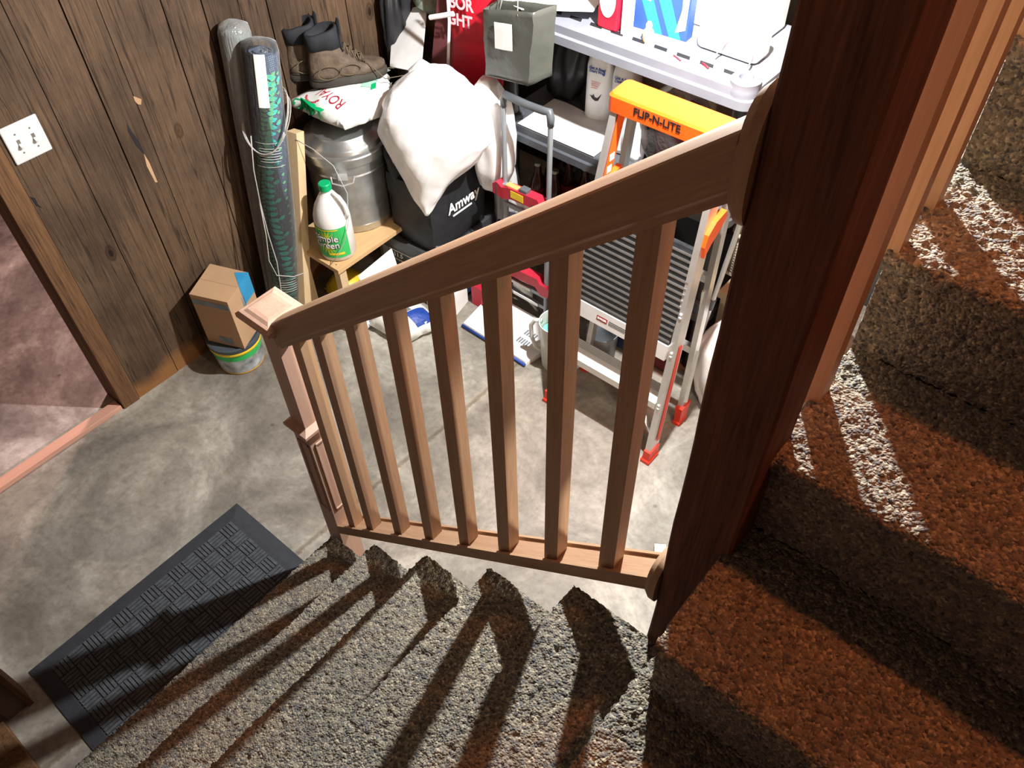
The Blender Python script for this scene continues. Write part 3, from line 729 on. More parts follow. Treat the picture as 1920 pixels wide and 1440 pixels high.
# ------------------------------------------------------------------ rolls of patterned foam
def roll(name, base, topc, r, skin, label, front):
    b_, t_ = Vector(base), Vector(topc); L = (t_ - b_).length; d = (t_ - b_).normalized()
    q = Vector((0, 0, 1)).rotation_difference(d).to_matrix().to_4x4(); mt = Matrix.Translation(b_) @ q
    e = empty(name, b_, label, 'mat')
    # spiral end so it reads as a rolled sheet
    mb = MB(); n = 90; turns = 3.2; path = []
    for k in range(n + 1):
        a = k / n * turns * 2 * PI; rr = r * (.18 + .82 * k / n)
        path.append((rr * math.cos(a), rr * math.sin(a)))
    inner = []
    for k in range(n, -1, -1):
        a = k / n * turns * 2 * PI; rr = r * (.18 + .82 * k / n) - .006
        inner.append((rr * math.cos(a), rr * math.sin(a)))
    pl = path + inner
    lo = [mt @ Vector((x, y, 0)) for x, y in pl]; hi = [mt @ Vector((x, y, L - .03)) for x, y in pl]
    mb.loft([lo, hi], cap=False)
    m2 = len(path)
    V0 = len(pl)
    vs = list(mb.bm.verts)
    for off in (0, V0):
        for k in range(m2 - 1): mb.bm.faces.new((vs[off + k], vs[off + k + 1], vs[off + V0 - 2 - k], vs[off + V0 - 1 - k]))
    obj('rolled_sheet', mb, skin, e, smooth=True, angle=50)
    mb = MB(); prof = [(r + .004, .0), (r + .004, L * .5), (r + .003, L - .03), (r * .95, L - .004), (r * .55, L + .006), (.001, L + .008)]
    mb.lathe(prof, (0, 0, 0), 40, mt); mb.jitter(.003, 25, 2); obj('clear_wrapper', mb, M['film2'] if not front else M['film'], e, smooth=True)
    return e, mt, L
yr, mt, L = YR = roll('foam_roll', (-2.372, 1.275, 0), (-2.368, 1.475, 1.165), .060, M['foam'], 'teal patterned rolled foam mat in clear wrap, nearer roll behind the lumber stick', True)
mt0, L0 = mt, L
roll('foam_roll', (-2.462, 1.315, 0), (-2.462, 1.455, 1.205), .050, M['foam2'], 'dark green rolled mat in hazy wrap, pressed against the plank wall', False)
# printed panels and a label strip on the nearer roll
def roll_patch(name, a0, a1, z0, z1, mat, dr=.006):
    mb = MB()
    f = lambda s, t, rr: mt @ Vector(((.060 + rr) * math.cos(a0 + (a1 - a0) * s), (.058 + rr) * math.sin(a0 + (a1 - a0) * s), z0 + (z1 - z0) * t))
    mb.grid(lambda s, t: f(s, t, dr), 10, 1); return obj(name, mb, mat, yr)
A0 = math.radians(-34)
roll_patch('paper_strip', A0 - .38, A0 + .18, L - .20, L - .02, M['white_pl'])
for z in (L - .33, L - .42): roll_patch('print_rule', A0 - .9, A0 + .75, z, z + .0012, M['white_mt'])
for k in range(6): roll_patch('print_line', A0 - .65, A0 + .6 - .1 * (k % 2), L - .35 - k * .010, L - .3486 - k * .010, M['white_mt'])
for k in range(6): roll_patch('print_line', A0 - .35, A0 + .75, .22 + k * .011, .2214 + k * .011, M['white_mt'])
def leaves(nm, chain, mat):
    mb = MB()
    for (a_c, z, la, lz, ro) in chain:
        ring = []
        for k in range(12):
            t = 2 * PI * k / 12; u_ = math.cos(t) * la * (1 + .18 * math.sin(3 * t)); v_ = math.sin(t) * lz
            x_ = u_ * math.cos(ro) - v_ * math.sin(ro); y_ = u_ * math.sin(ro) + v_ * math.cos(ro)
            an = a_c + x_ / .0605; ring.append(mt @ Vector((.0608 * math.cos(an), .0608 * math.sin(an), z + y_)))
        mb.bm.faces.new([mb.bm.verts.new(p) for p in ring])
    obj(nm, mb, mat, yr)
M['teal'] = plain('teal_print', (.03, .40, .36), .7, var=.2); M['leafg'] = plain('green_print', (.11, .36, .17), .7, var=.2)
_mt, _L = mt0, L0
ch1, ch2 = [], []
A1 = math.radians(-32)
for k in range(46):
    z = .03 + k * .0245
    if z > _L - .08: break
    a = A1 + .42 * math.sin(z * 7.2)
    ch1.append((a + random.uniform(-.05, .05), z, .0205, .0090, random.uniform(-.5, .3)))
    if k % 3 == 0: ch1.append((a + .52, z + .01, .012, .008, .6))
for k in range(64):
    z = .05 + k * .0165
    if z > _L - .08: break
    a = A1 - .35 + .75 * math.sin(z * 5.1 + 1.9); 
    for sgn in (-1, 1): ch2.append((a + sgn * .21, z + sgn * .002, .0105, .0062, sgn * .5))
    if k % 2: ch2.append((A1 + .85 + .3 * math.sin(z * 6), z, .0075, .005, .4))
mt = _mt
leaves('teal_leaf_print', ch1, M['teal']); leaves('green_leaf_print', ch2, M['leafg'])
# loop of grey cable hung round both rolls
mb = MB(); 
for q, (zz, rr, tl) in enumerate(((.90, .088, .20), (.893, .092, .17), (.905, .086, .23))):
    pth = []
    for k in range(41):
        a = 2 * PI * k / 40
        x, y = -2.372 + rr * math.cos(a), 1.432 + rr * math.sin(a) * 1.0
        pth.append((max(x, -2.512), y, zz + tl * .35 * math.sin(a) - .10 * math.cos(a) * tl + .02 * math.sin(2 * a)))
    mb.tube(pth, .0020, 6)
pth = [(-2.36, 1.345, .88), (-2.355, 1.315, .76), (-2.35, 1.30, .64), (-2.335, 1.285, .50), (-2.315, 1.275, .38), (-2.305, 1.25, .25), (-2.30, 1.22, .12), (-2.295, 1.21, .003)]
mb.tube(pth, .0022, 6)
pth = [(-2.352, 1.30, .64), (-2.335, 1.275, .50), (-2.325, 1.25, .40), (-2.31, 1.255, .33), (-2.285, 1.31, .30), (-2.27, 1.35, .30)]
mb.tube(pth, .0022, 6)
o = obj('cable_coil', mb, M['cable'], smooth=True); tag(o, 'thin grey cable looped loosely around the foam rolls', 'cable')
# leaning stick of lumber
b_, t_ = Vector((-2.290, 1.295, 0)), Vector((-2.355, 1.522, .815)); d = (t_ - b_).normalized()
q = Vector((0, 0, 1)).rotation_difference(d).to_matrix().to_4x4()
mb = MB(); mb.box(-.023, .023, -.021, .021, 0, (t_ - b_).length, mt=Matrix.Translation(b_) @ q @ Matrix.Rotation(math.radians(12), 4, 'Z'), bev=.0015)
o = obj('lumber_stick', mb, M['pine']); tag(o, 'square pale pine stick leaning upright in front of the metal can', 'lumber')

# ------------------------------------------------------------------ bench with cleaner jug and metal can
bh = empty('wooden_bench', (-2.27, 1.65, 0), 'low plywood topped bench holding the cleaner jug and metal can', 'bench')
mb = MB(); mb.box(-2.42, -2.113, 1.403, 1.90, .340, .360, bev=.001); obj('top', mb, M['pine_y'], bh)
for x in (-2.41, -2.160):
    for y in (1.415, 1.85):
        mb = MB(); mb.box(x, x + .034, y, y + .034, 0, .340, bev=.001); obj('leg', mb, M['pine'], bh)
mb = MB(); mb.lathe([(.003, 0), (.003, .001)], (-2.145, 1.423, .360), 8); obj('screw', mb, M['screw'], bh)
jx, jy, jz = -2.198, 1.488, .3605
jg = empty('cleaner_jug', (jx, jy, jz), 'white gallon jug with green cap and green label standing on the bench', 'jug')
mb = MB(); mb.lathe([(.062, 0), (.069, .006), (.070, .165), (.068, .185), (.056, .225), (.030, .270), (.0195, .285), (.0195, .298)], (jx, jy, jz), 40); obj('body', mb, M['white_pl'], jg, smooth=True, angle=50)
mb = MB(); mb.lathe([(.0235, .292), (.0235, .316), (.020, .319), (.0001, .319)], (jx, jy, jz), 28); obj('cap', mb, M['dgreen'], jg, smooth=True, angle=40)
a = math.radians(15)
mb = MB(); pth = [(jx + math.cos(a) * r, jy + math.sin(a) * r, jz + z) for r, z in ((.026, .280), (.052, .268), (.071, .240), (.077, .205), (.068, .185))]
mb.tube(pth, .009, 10); obj('handle', mb, M['white_pl'], jg, smooth=True)
lf = math.radians(-62)
def jpatch(name, a0, a1, z0, z1, mat, r=.0712, n=14, par=None):
    mb = MB(); mb.grid(lambda s, t: (jx + r * math.cos(a0 + (a1 - a0) * s), jy + r * math.sin(a0 + (a1 - a0) * s), jz + z0 + (z1 - z0) * t), n, 1); return obj(name, mb, mat, par or jg)
jpatch('label', lf - 1.25, lf + 1.1, .022, .158, M['green'])
# starburst
mb = MB(); cz = jz + .095
pts = []
for k in range(36):
    a = 2 * PI * k / 36; r = .052 if k % 2 else .030
    X = math.cos(a) * r * .9; Zc = math.sin(a) * r * 1.15
    an = lf - .1 + X / .0718; pts.append((jx + .0718 * math.cos(an), jy + .0718 * math.sin(an), cz + Zc))
cv = mb.bm.verts.new(Vector((jx + .0722 * math.cos(lf - .1), jy + .0722 * math.sin(lf - .1), cz)))
vs = [mb.bm.verts.new(Vector(p)) for p in pts]
for k in range(36): mb.bm.faces.new((cv, vs[k], vs[(k + 1) % 36]))
M['lime'] = plain('lime_print', (.55, .70, .03), .5); obj('starburst', mb, M['lime'], jg)
M['dkink'] = M['ink']
lettering('Simple', .040, (0, 0, jz + .112), None, None, M['ink'], jg, bend=(jx, jy, .0722, lf - .12), bold=True, sx=.95)
lettering('Green', .040, (0, 0, jz + .082), None, None, M['ink'], jg, bend=(jx, jy, .0722, lf - .10), bold=True, sx=.95)
lettering('Simple', .040, (0, 0, jz + .113), None, None, M['white_mt'], jg, bend=(jx, jy, .0735, lf - .13), sx=.95)
lettering('Green', .040, (0, 0, jz + .083), None, None, M['white_mt'], jg, bend=(jx, jy, .0735, lf - .11), sx=.95)
jpatch('yellow_strip', lf - .1, lf + .75, .036, .047, M['yellow'], .0722)
jpatch('yellow_strip', lf - .9, lf + .6, .150, .155, M['yellow'], .0722)
# galvanized can
kx, ky, kz = -2.332, 1.712, .3605
kc = empty('metal_can', (kx, ky, kz), 'galvanized metal trash can with ribbed lid standing on the bench', 'trash can')
mb = MB(); mb.lathe([(.146, 0), (.150, .004), (.152, .03), (.155, .036), (.152, .042), (.160, .26), (.163, .266), (.160, .272), (.164, .335)], (kx, ky, kz), 56); obj('body', mb, M['galv'], kc, smooth=True, angle=30)
mb = MB(); mb.lathe([(.174, .318), (.175, .348), (.172, .353), (.160, .358), (.156, .372), (.152, .376), (.120, .392), (.116, .398), (.09, .402), (.0001, .406)], (kx, ky, kz), 56); obj('lid', mb, M['galv'], kc, smooth=True, angle=30)
a = math.radians(-48)
mb = MB(); hc = Vector((kx + math.cos(a) * .160, ky + math.sin(a) * .160, kz + .275)); tx = Vector((-math.sin(a), math.cos(a), 0)); nn = Vector((math.cos(a), math.sin(a), 0))
pth = [hc + tx * -.045, hc + tx * -.04 + nn * .02 + Vector((0, 0, -.015)), hc + nn * .028 + Vector((0, 0, -.022)), hc + tx * .04 + nn * .02 + Vector((0, 0, -.015)), hc + tx * .045]
mb.tube(pth, .0035, 8); mb.box(-.018, .018, -.003, .003, -.015, .015, mt=frame(hc, tx, (0, 0, 1)) @ Matrix.Rotation(PI / 2, 4, 'X')); obj('handle', mb, M['alu'], kc, smooth=True, angle=40)
mb = MB(); pth = [(kx + .10, ky - .215, kz + .42), (kx + .09, ky - .22, kz + .33), (-2.255, 1.60, .585), (-2.222, 1.545, .52), (-2.206, 1.515, .42), (-2.205, 1.50, .34), (-2.225, 1.492, .28), (-2.25, 1.478, .273)]
mb.tube([(-2.33, 1.50, .80), (-2.27, 1.52, .775), (-2.20, 1.545, .72), (-2.150, 1.545, .62), (-2.115, 1.50, .54), (-2.110, 1.46, .47), (-2.125, 1.42, .41), (-2.16, 1.405, .362)], .0015, 6)
o = obj('wire', mb, M['cable'], smooth=True); tag(o, 'thin loose wire drooping across the white jug', 'wire')

# white woven sack lying on the can lid
def pillow(mb, corners, z0, z1, nu=26, nv=22, seed=1, amp=.012, sc=9, pinch=.22):
    """quilted sack spanned over four corner points (xy)"""
    c = [Vector(p) for p in corners]
    def pt(s, t, side):
        p = c[0] * (1 - s) * (1 - t) + c[1] * s * (1 - t) + c[2] * s * t + c[3] * (1 - s) * t
        e = min(1, (4 * s * (1 - s)) ** .38) * min(1, (4 * t * (1 - t)) ** .38)
        zm = (z0 + z1) / 2; h = (z1 - z0) / 2 * e
        p2 = Vector((p.x, p.y, (zm - (z1 - z0) * pinch * (1 - e)) + side * h))
        nz = noise.noise_vector(p2 * sc + Vector((seed, 0, side))) * amp
        if side < 0: nz.z = abs(nz.z) * .2
        return p2 + nz
    mb.grid(lambda s, t: pt(s, t, 1), nu, nv); mb.grid(lambda s, t: pt(s, t, -1), nu, nv)
    bmesh.ops.remove_doubles(mb.bm, verts=mb.bm.verts[:], dist=.02)
    return mb
sk = empty('sack', (-2.36, 1.80, .772), 'white sack with red and green printing lying on the metal can', 'sack')
cs = [(-2.505, 1.610), (-2.195, 1.625), (-2.150, 1.83), (-2.40, 2.05)]
mb = MB(); pillow(mb, cs, .808, .888, seed=4, amp=.010)
so = obj('sack_body', mb, M['sack_white'], sk, smooth=True)
def sheet_on(pts, zf, name, mat, parent, lift=.002, n=10):
    c = [Vector(p) for p in pts]
    mb = MB(); mb.grid(lambda s, t: (lambda p: (p.x, p.y, zf(p.x, p.y) + lift))(c[0] * (1 - s) * (1 - t) + c[1] * s * (1 - t) + c[2] * s * t + c[3] * (1 - s) * t), n, n)
    return obj(name, mb, mat, parent)
def project_to(mesh_obj, parent, o, lift=.0022):
    """drop a flat piece on the relief of mesh_obj along z"""
    from mathutils.bvhtree import BVHTree
    me = mesh_obj.data; bv = BVHTree.FromPolygons([v.co for v in me.vertices], [p.vertices[:] for p in me.polygons])
    for v in o.data.vertices:
        h = bv.ray_cast(Vector((v.co.x, v.co.y, 1.0)), Vector((0, 0, -1)))
        v.co.z = (h[0] if h[0] is not None else bv.find_nearest(Vector((v.co.x, v.co.y, .85)))[0]).z + lift
    return o
o = lettering('ROYAL', .060, (-2.335, 1.690, 1), (-1.0, .10, 0), (-.10, -1.0, 0), M['red_ink'], sk, sx=.8); project_to(so, sk, o)
mb = MB(); mb.grid(lambda s, t: (-2.475 + .20 * s, 1.615 - .022 * s + .020 * t + .006 * math.sin(s * 6), 1), 16, 4); o = obj('green_stripe', mb, M['green_ink'], sk); project_to(so, sk, o)
mb = MB(); mb.grid(lambda s, t: (-2.375 + .085 * s + .04 * t, 1.93 - .13 * s + .03 * t, 1), 8, 8); o = obj('mint_panel', mb, M['mint'], sk); project_to(so, sk, o)
mb = MB(); mb.grid(lambda s, t: (-2.275 + .03 * s, 1.84 - .03 * s + .025 * t, 1), 4, 4); o = obj('green_square', mb, M['green_ink'], sk); project_to(so, sk, o, .003)
o = lettering('Smo', .036, (-2.325, 1.89, 1), (-.6, .8, 0), (-.8, -.6, 0), M['ink'], sk); project_to(so, sk, o, .004)
mb = MB()
for k in range(9):
    a = .6 + k * .28; mb.grid(lambda s, t: (-2.40 + .042 * math.cos(a) + .010 * s, 1.665 - .030 * math.sin(a) + .007 * t, 1), 1, 1)
o = obj('emblem_dots', mb, M['red_ink'], sk); project_to(so, sk, o)

# boots
def boot(loc, rz_, label):
    b = empty('work_boot', loc, label, 'boot', rz=rz_)
    W = _mw[b.name]
    def ring(xc, z, lx, wy, n=20, tilt=0.0, sq=2.4):
        out = []
        for k in range(n):
            a = 2 * PI * k / n; c, s_ = math.cos(a), math.sin(a)
            x = xc + math.copysign(abs(c) ** (2 / sq), c) * lx; y = math.copysign(abs(s_) ** (2 / sq), s_) * wy * (1 - .18 * (c < 0))
            out.append(W @ Vector((x, y, z + tilt * (x - xc))))
        return out
    mb = MB(); mb.loft([ring(0, 0, .145, .050), ring(0, .010, .148, .054), ring(0, .026, .146, .053), ring(-.002, .030, .142, .050)]); mb.jitter(.002, 60, 1); obj('sole', mb, M['sole'], b, smooth=True, angle=50)
    mb = MB(); mb.loft([ring(0, .028, .142, .050), ring(-.001, .050, .140, .051), ring(-.012, .070, .126, .047, tilt=-.10), ring(-.040, .095, .092, .043, tilt=-.32), ring(-.062, .120, .068, .042, tilt=-.22), ring(-.070, .140, .062, .042, tilt=-.1)])
    mb.jitter(.003, 22, 5); obj('leather_upper', mb, M['boot'], b, smooth=True)
    mb = MB()
    o_ = [ring(-.070, .138, .064, .044), ring(-.072, .170, .062, .048, tilt=.05), ring(-.074, .200, .060, .050, tilt=.18), ring(-.074, .203, .050, .040, tilt=.18), ring(-.072, .150, .046, .032), ring(-.070, .10, .04, .028)]
    mb.loft(o_); mb.jitter(.004, 18, 2); obj('padded_collar', mb, M['boot_dk'], b, smooth=True)
    mb = MB(); mb.loft([ring(-.014, .120, .012, .034, sq=2), ring(-.016, .160, .010, .038, sq=2), ring(-.010, .200, .008, .036, sq=2), ring(-.006, .222, .005, .026, sq=2)]); obj('tongue', mb, M['boot_dk'], b, smooth=True)
    mb = MB()
    for k in range(5):
        x = .062 - k * .018; z = .080 + k * .016
        mb.tube([W @ Vector((x, -.032, z - .012)), W @ Vector((x - .004, 0, z + .010)), W @ Vector((x - .012, .032, z - .004))], .0022, 6)
        mb.tube([W @ Vector((x - .014, -.032, z)), W @ Vector((x - .006, 0, z + .009)), W @ Vector((x, .032, z - .014))], .0022, 6)
    mb.tube([W @ Vector(p) for p in ((.055, -.03, .085), (.09, -.06, .05), (.12, -.075, .012), (.19, -.06, .003), (.24, -.08, .002))], .0018, 6)
    obj('lace', mb, M['lace'], b, smooth=True)
    mb = MB()
    for cx, cz_, rx_, rz2 in ((-.075, .062, .042, .026), (.005, .060, .036, .020)):
        pth = [W @ Vector((cx + rx_ * math.cos(a), -.0515, cz_ + rz2 * math.sin(a))) for a in [i * PI / 10 for i in range(0, 21)]]
        mb.tube(pth, .0016, 5)
    obj('stitched_seam', mb, M['lace'], b, smooth=True)
boot((-2.362, 1.812, .892), math.radians(60), 'scuffed brown leather work boot, nearer of the pair on the sack')
boot((-2.466, 1.795, .892), math.radians(62), 'brown work boot with black collar, farther of the pair against the wall')

# ------------------------------------------------------------------ stacked dark boxes, tote and big white bag
db = empty('black_box', (-2.12, 1.95, 0), 'flat black shoe box with printed end label under the black tote', 'box')
rot = Matrix.Translation((-2.085, 1.935, .053)) @ Matrix.Rotation(math.radians(4), 4, 'Z')
mb = MB(); mb.box(-.160, .160, -.205, .225, .118, .232, mt=rot); obj('carton', mb, M['dust'], db)
mb = MB(); mb.box(-.165, .165, -.210, .230, .205, .248, mt=rot, bev=.002); obj('lid', mb, M['dust'], db)
mb = MB(); mb.box(-.15, -.115, -.2065, -.204, .13, .185, mt=rot); obj('white_sticker', mb, M['grey_patch'], db)
mb = MB(); mb.box(.01, .09, -.2065, -.204, .122, .195, mt=rot); obj('grey_sticker', mb, M['grey_patch'], db)
o = lettering('11.5', .030, rot @ Vector((-.062, -.2075, .165)), rot.to_3x3() @ Vector((1, 0, 0)), (0, 0, 1), M['white_mt'], db)
mb = MB(); mb.box(-.11, .11, -.2075, -.204, .183, .185, mt=rot); mb.box(-.11, .11, -.2075, -.204, .138, .140, mt=rot); obj('label_rule', mb, M['white_mt'], db)
mb = MB(); rot2 = Matrix.Translation((-2.08, 1.95, 0)) @ Matrix.Rotation(math.radians(2), 4, 'Z')
mb.box(-.165, .17, -.20, .23, 0, .1705, mt=rot2, bev=.002); o = obj('black_box', mb, M['navy']); tag(o, 'dark box on the floor beneath the labelled black shoe box', 'box')

tt = empty('tote_bag', (-2.10, 1.95, .249), 'large black fabric tote with white lettering standing on the black boxes', 'bag')
def tote_ring(e, z, dx=0, dy=0, n=8):
    x0, x1, y0, y1 = -2.162 - e, -1.943 + e, 1.756 - e, 2.055 + e
    pts = []
    for a, b in (((x0, y0), (x1, y0)), ((x1, y0), (x1, y1)), ((x1, y1), (x0, y1)), ((x0, y1), (x0, y0))):
        for k in range(n):
            t = k / n; bow = math.sin(PI * t) * .010
            px, py = a[0] + (b[0] - a[0]) * t, a[1] + (b[1] - a[1]) * t
            nx_, ny_ = (b[1] - a[1]), -(b[0] - a[0]); l = math.hypot(nx_, ny_)
            pts.append((px + nx_ / l * bow + dx, py + ny_ / l * bow + dy, z))
    return pts
mb = MB(); rings = [tote_ring(-.004, .3015)]
for i in range(1, 12): rings.append(tote_ring(.004 * math.sin(i * .3),   .301 + i * .027, dx=.006 * math.sin(i * .5), dy=.004 * math.cos(i)))
mb.loft(rings, cap=True); mb.jitter(.006, 9, 3); mb.jitter(.003, 30, 8); obj('bag_body', mb, M['black_fab'], tt, smooth=True, angle=60)
mb = MB()
for (x, y) in ((-1.943, 1.756), (-2.162, 1.756), (-1.943, 2.055)):
    mb.tube([(x + .001, y - .001, .303 + i * .031) for i in range(10)], .0028, 6)
mb.tube([(-2.162, 1.754, .3045), (-2.05, 1.744, .3045), (-1.941, 1.754, .3045), (-1.931, 1.90, .3045), (-1.941, 2.055, .3045)], .0028, 6)
obj('piping', mb, M['black_matte'], tt, smooth=True)
lettering('Amway', .066, (-1.9225, 1.925, .475), (0, 1, 0), (0, 0, 1), M['white_mt'], tt, bold=True, sx=.9)
mb = MB(); mb.box(-1.926, -1.9225, 1.86, 1.97, .433, .439); obj('underline', mb, M['white_mt'], tt)
mb = MB(); mb.prism([(-1.9375, 1.76, .307), (-1.9295, 1.825, .307), (-1.9365, 1.76, .343)], 0, (.0015, 0, 0)); obj('corner_patch', mb, M['grey_patch'], tt)

def bag_loft(name, rings, mat, parent=None, n=40, amp=.012, sc=7, seed=0, crease=.35, label=None):
    """rings: (cx,cy,cz,rx,ry,rot) from bottom to top; creased plastic skin"""
    out = []; rr = []
    # interpolate
    for (A, B) in zip(rings, rings[1:]):
        for s in range(5):
            t = s / 5; rr.append([a + (b - a) * t for a, b in zip(A, B)])
    rr.append(list(rings[-1]))
    for i, (cx, cy, cz, rx, ry, ro) in enumerate(rr):
        ring = []
        for k in range(n):
            a = 2 * PI * k / n
            w = 1 + crease * .22 * (abs(noise.noise(Vector((math.cos(a) * 2.2 + seed, math.sin(a) * 2.2, i * .11)))) * 2 - .5) + crease * .10 * math.sin(a * 7 + i * .35 + seed)
            x, y = math.cos(a) * rx * w, math.sin(a) * ry * w
            ring.append((cx + x * math.cos(ro) - y * math.sin(ro), cy + x * math.sin(ro) + y * math.cos(ro), cz + noise.noise(Vector((a, i * .2, seed))) * .01))
        out.append(ring)
    mb = MB(); mb.loft(out); mb.jitter(amp, sc, seed)
    return obj(name, mb, mat, parent, smooth=True)
wb = empty('plastic_bag', (-2.0, 1.86, .45), 'big bulging white plastic bag slumped over the black tote', 'bag')
bag_loft('bag_body', [(-1.945, 1.735, .500, .006, .006, 0), (-1.965, 1.76, .56, .050, .045, 0), (-1.980, 1.80, .64, .115, .085, .25), (-1.975, 1.83, .72, .170, .115, .35), (-1.965, 1.85, .80, .205, .130, .4), (-1.965, 1.865, .88, .205, .128, .4), (-1.965, 1.88, .94, .175, .11, .35), (-1.97, 1.885, .975, .13, .085, .3), (-1.965, 1.89, 1.005, .095, .06, .2), (-1.965, 1.89, 1.015, .04, .025, 0)], M['white_bag'], wb, seed=2, amp=.014)
mb = MB(); mb.tube([(-2.10, 1.86, .93), (-2.09, 1.88, .98), (-2.06, 1.90, 1.01), (-2.02, 1.90, 1.01)], [.008, .016, .022, .012], 12, flat=.5); mb.jitter(.006, 30, 2); obj('tied_knot', mb, M['white_bag'], wb, smooth=True)
mb = MB(); mb.grid(lambda s, t: (-2.105 + .028 * s, 1.735 - .012 * s, .70 + .05 * t - .02 * s), 3, 4); mb.jitter(.004, 30, 1); obj('faint_red_print', mb, M['pinkwhite'], wb)
# second, lower bag tucked behind, and a dark grey one between can and tote
sb = bag_loft('plastic_bag', [(-1.86, 2.03, .52, .05, .05, 0), (-1.85, 2.03, .62, .085, .07, 0), (-1.84, 2.03, .76, .095, .07, 0), (-1.85, 2.03, .90, .085, .06, 0), (-1.86, 2.03, .97, .03, .03, 0)], M['white_bag'], seed=6, amp=.012)
tag(sb, 'smaller white plastic bag tucked behind the big white bag', 'bag')
sb = bag_loft('garment_bag', [(-2.115, 1.78, .55, .02, .03, 0), (-2.13, 1.80, .62, .035, .06, 0), (-2.13, 1.81, .68, .045, .07, 0), (-2.135, 1.82, .74, .045, .06, 0), (-2.14, 1.83, .78, .03, .04, 0)], M['black_fab'], seed=9, amp=.016, crease=.5)
tag(sb, 'crumpled black cloth bundle between metal can and black tote', 'cloth')
# silver crinkled packet beside the tote
sb = bag_loft('foil_packet', [(-1.885, 2.12, .30, .05, .03, 0), (-1.875, 2.12, .40, .055, .03, 0), (-1.87, 2.125, .52, .05, .025, 0), (-1.865, 2.13, .62, .03, .02, 0)], M['alu_pale'], seed=3, amp=.01, crease=.9)
tag(sb, 'crinkled silvery packet squeezed beside the black tote', 'packet')
# black plastic bag, white board, maroon board, red bag hanging by the wall
sb = bag_loft('bin_liner', [(-2.43, 2.17, .72, .03, .03, 0), (-2.44, 2.16, .80, .055, .06, 0), (-2.45, 2.17, .92, .055, .075, 0), (-2.455, 2.17, 1.05, .05, .07, 0), (-2.46, 2.17, 1.15, .02, .03, 0)], M['black_pl'], seed=11, amp=.014, crease=.9)
tag(sb, 'shiny black plastic bag hanging against the plank wall', 'bag')
def slab(name, quad, th, mat, parent=None):
    """thin board given by four world points"""
    q = [Vector(p) for p in quad]; n = (q[1] - q[0]).cross(q[3] - q[0]).normalized() * th
    mb = MB(); mb.loft([[p for p in q], [p + n for p in q]]); return obj(name, mb, mat, parent)
o = slab('white_board', [(-2.385, 2.04, .835), (-2.215, 2.04, .865), (-2.345, 2.235, 1.025), (-2.505, 2.195, .950)], .006, M['white_mt']); tag(o, 'white sheet of board standing behind the big white bag', 'board')
o = slab('maroon_board', [(-2.265, 2.115, .70), (-2.12, 2.115, .74), (-2.07, 2.17, 1.22), (-2.205, 2.165, 1.14)], .006, M['maroon']); tag(o, 'dull maroon panel standing between white board and red bag', 'board')
rb = empty('carrier_bag', (-2.03, 2.15, .72), 'bright red carrier bag with white capital letters hanging behind the white bag', 'bag')
bag_loft('bag_body', [(-2.03, 2.16, .74, .085, .030, .15), (-2.03, 2.155, .86, .115, .032, .15), (-2.01, 2.155, 1.0, .120, .030, .15), (-2.0, 2.155, 1.15, .125, .028, .15), (-1.99, 2.16, 1.33, .125, .018, .15)], M['red_fab'], rb, seed=5, amp=.007, crease=.25)
lettering('BOR', .060, (-2.045, 2.107, 1.150), (.97, .10, 0.03), (0, .05, 1), M['pinkwhite'], rb, bold=True, sx=.9)
lettering('GHT', .060, (-2.055, 2.107, 1.088), (.97, .10, 0.03), (0, .05, 1), M['pinkwhite'], rb, bold=True, sx=.9)
mb = MB(); mb.tube([(-2.02, 1.93, 1.175), (-1.93, 1.95, 1.205)], .0085, 14); obj('handle_tube', mb, M['white_pl'], rb, smooth=True, angle=50)
mb = MB(); mb.tube([(-2.14, 2.10, .78), (-2.10, 2.08, .95), (-2.065, 2.065, 1.1), (-2.055, 2.06, 1.3)], .006, 8, flat=.4); obj('white_strap', mb, M['white_bag'], rb, smooth=True)
# pale green ornament above the board
mb = MB(); mb.lathe([(.02, 0), (.055, .012), (.070, .045), (.05, .085), (.01, .10)], (-2.34, 2.26, .985), 24); mb.jitter(.02, 22, 3); o = obj('stone_ornament', mb, M['foliage'], smooth=True); tag(o, 'pale green lumpy garden ornament behind the white board', 'ornament')
mb = MB(); mb.box(-2.46, -2.16, 2.20, 2.36, .70, .985); o = obj('storage_crate', mb, M['dark_wood']); tag(o, 'dark crate behind white board carrying the pale green ornament', 'crate')
mb = MB(); mb.box(-2.47, -2.06, 2.09, 2.40, 0, .699, bev=.004); o = obj('storage_crate', mb, M['dark_wood']); tag(o, 'tall dark crate standing on the floor in the back corner', 'crate')

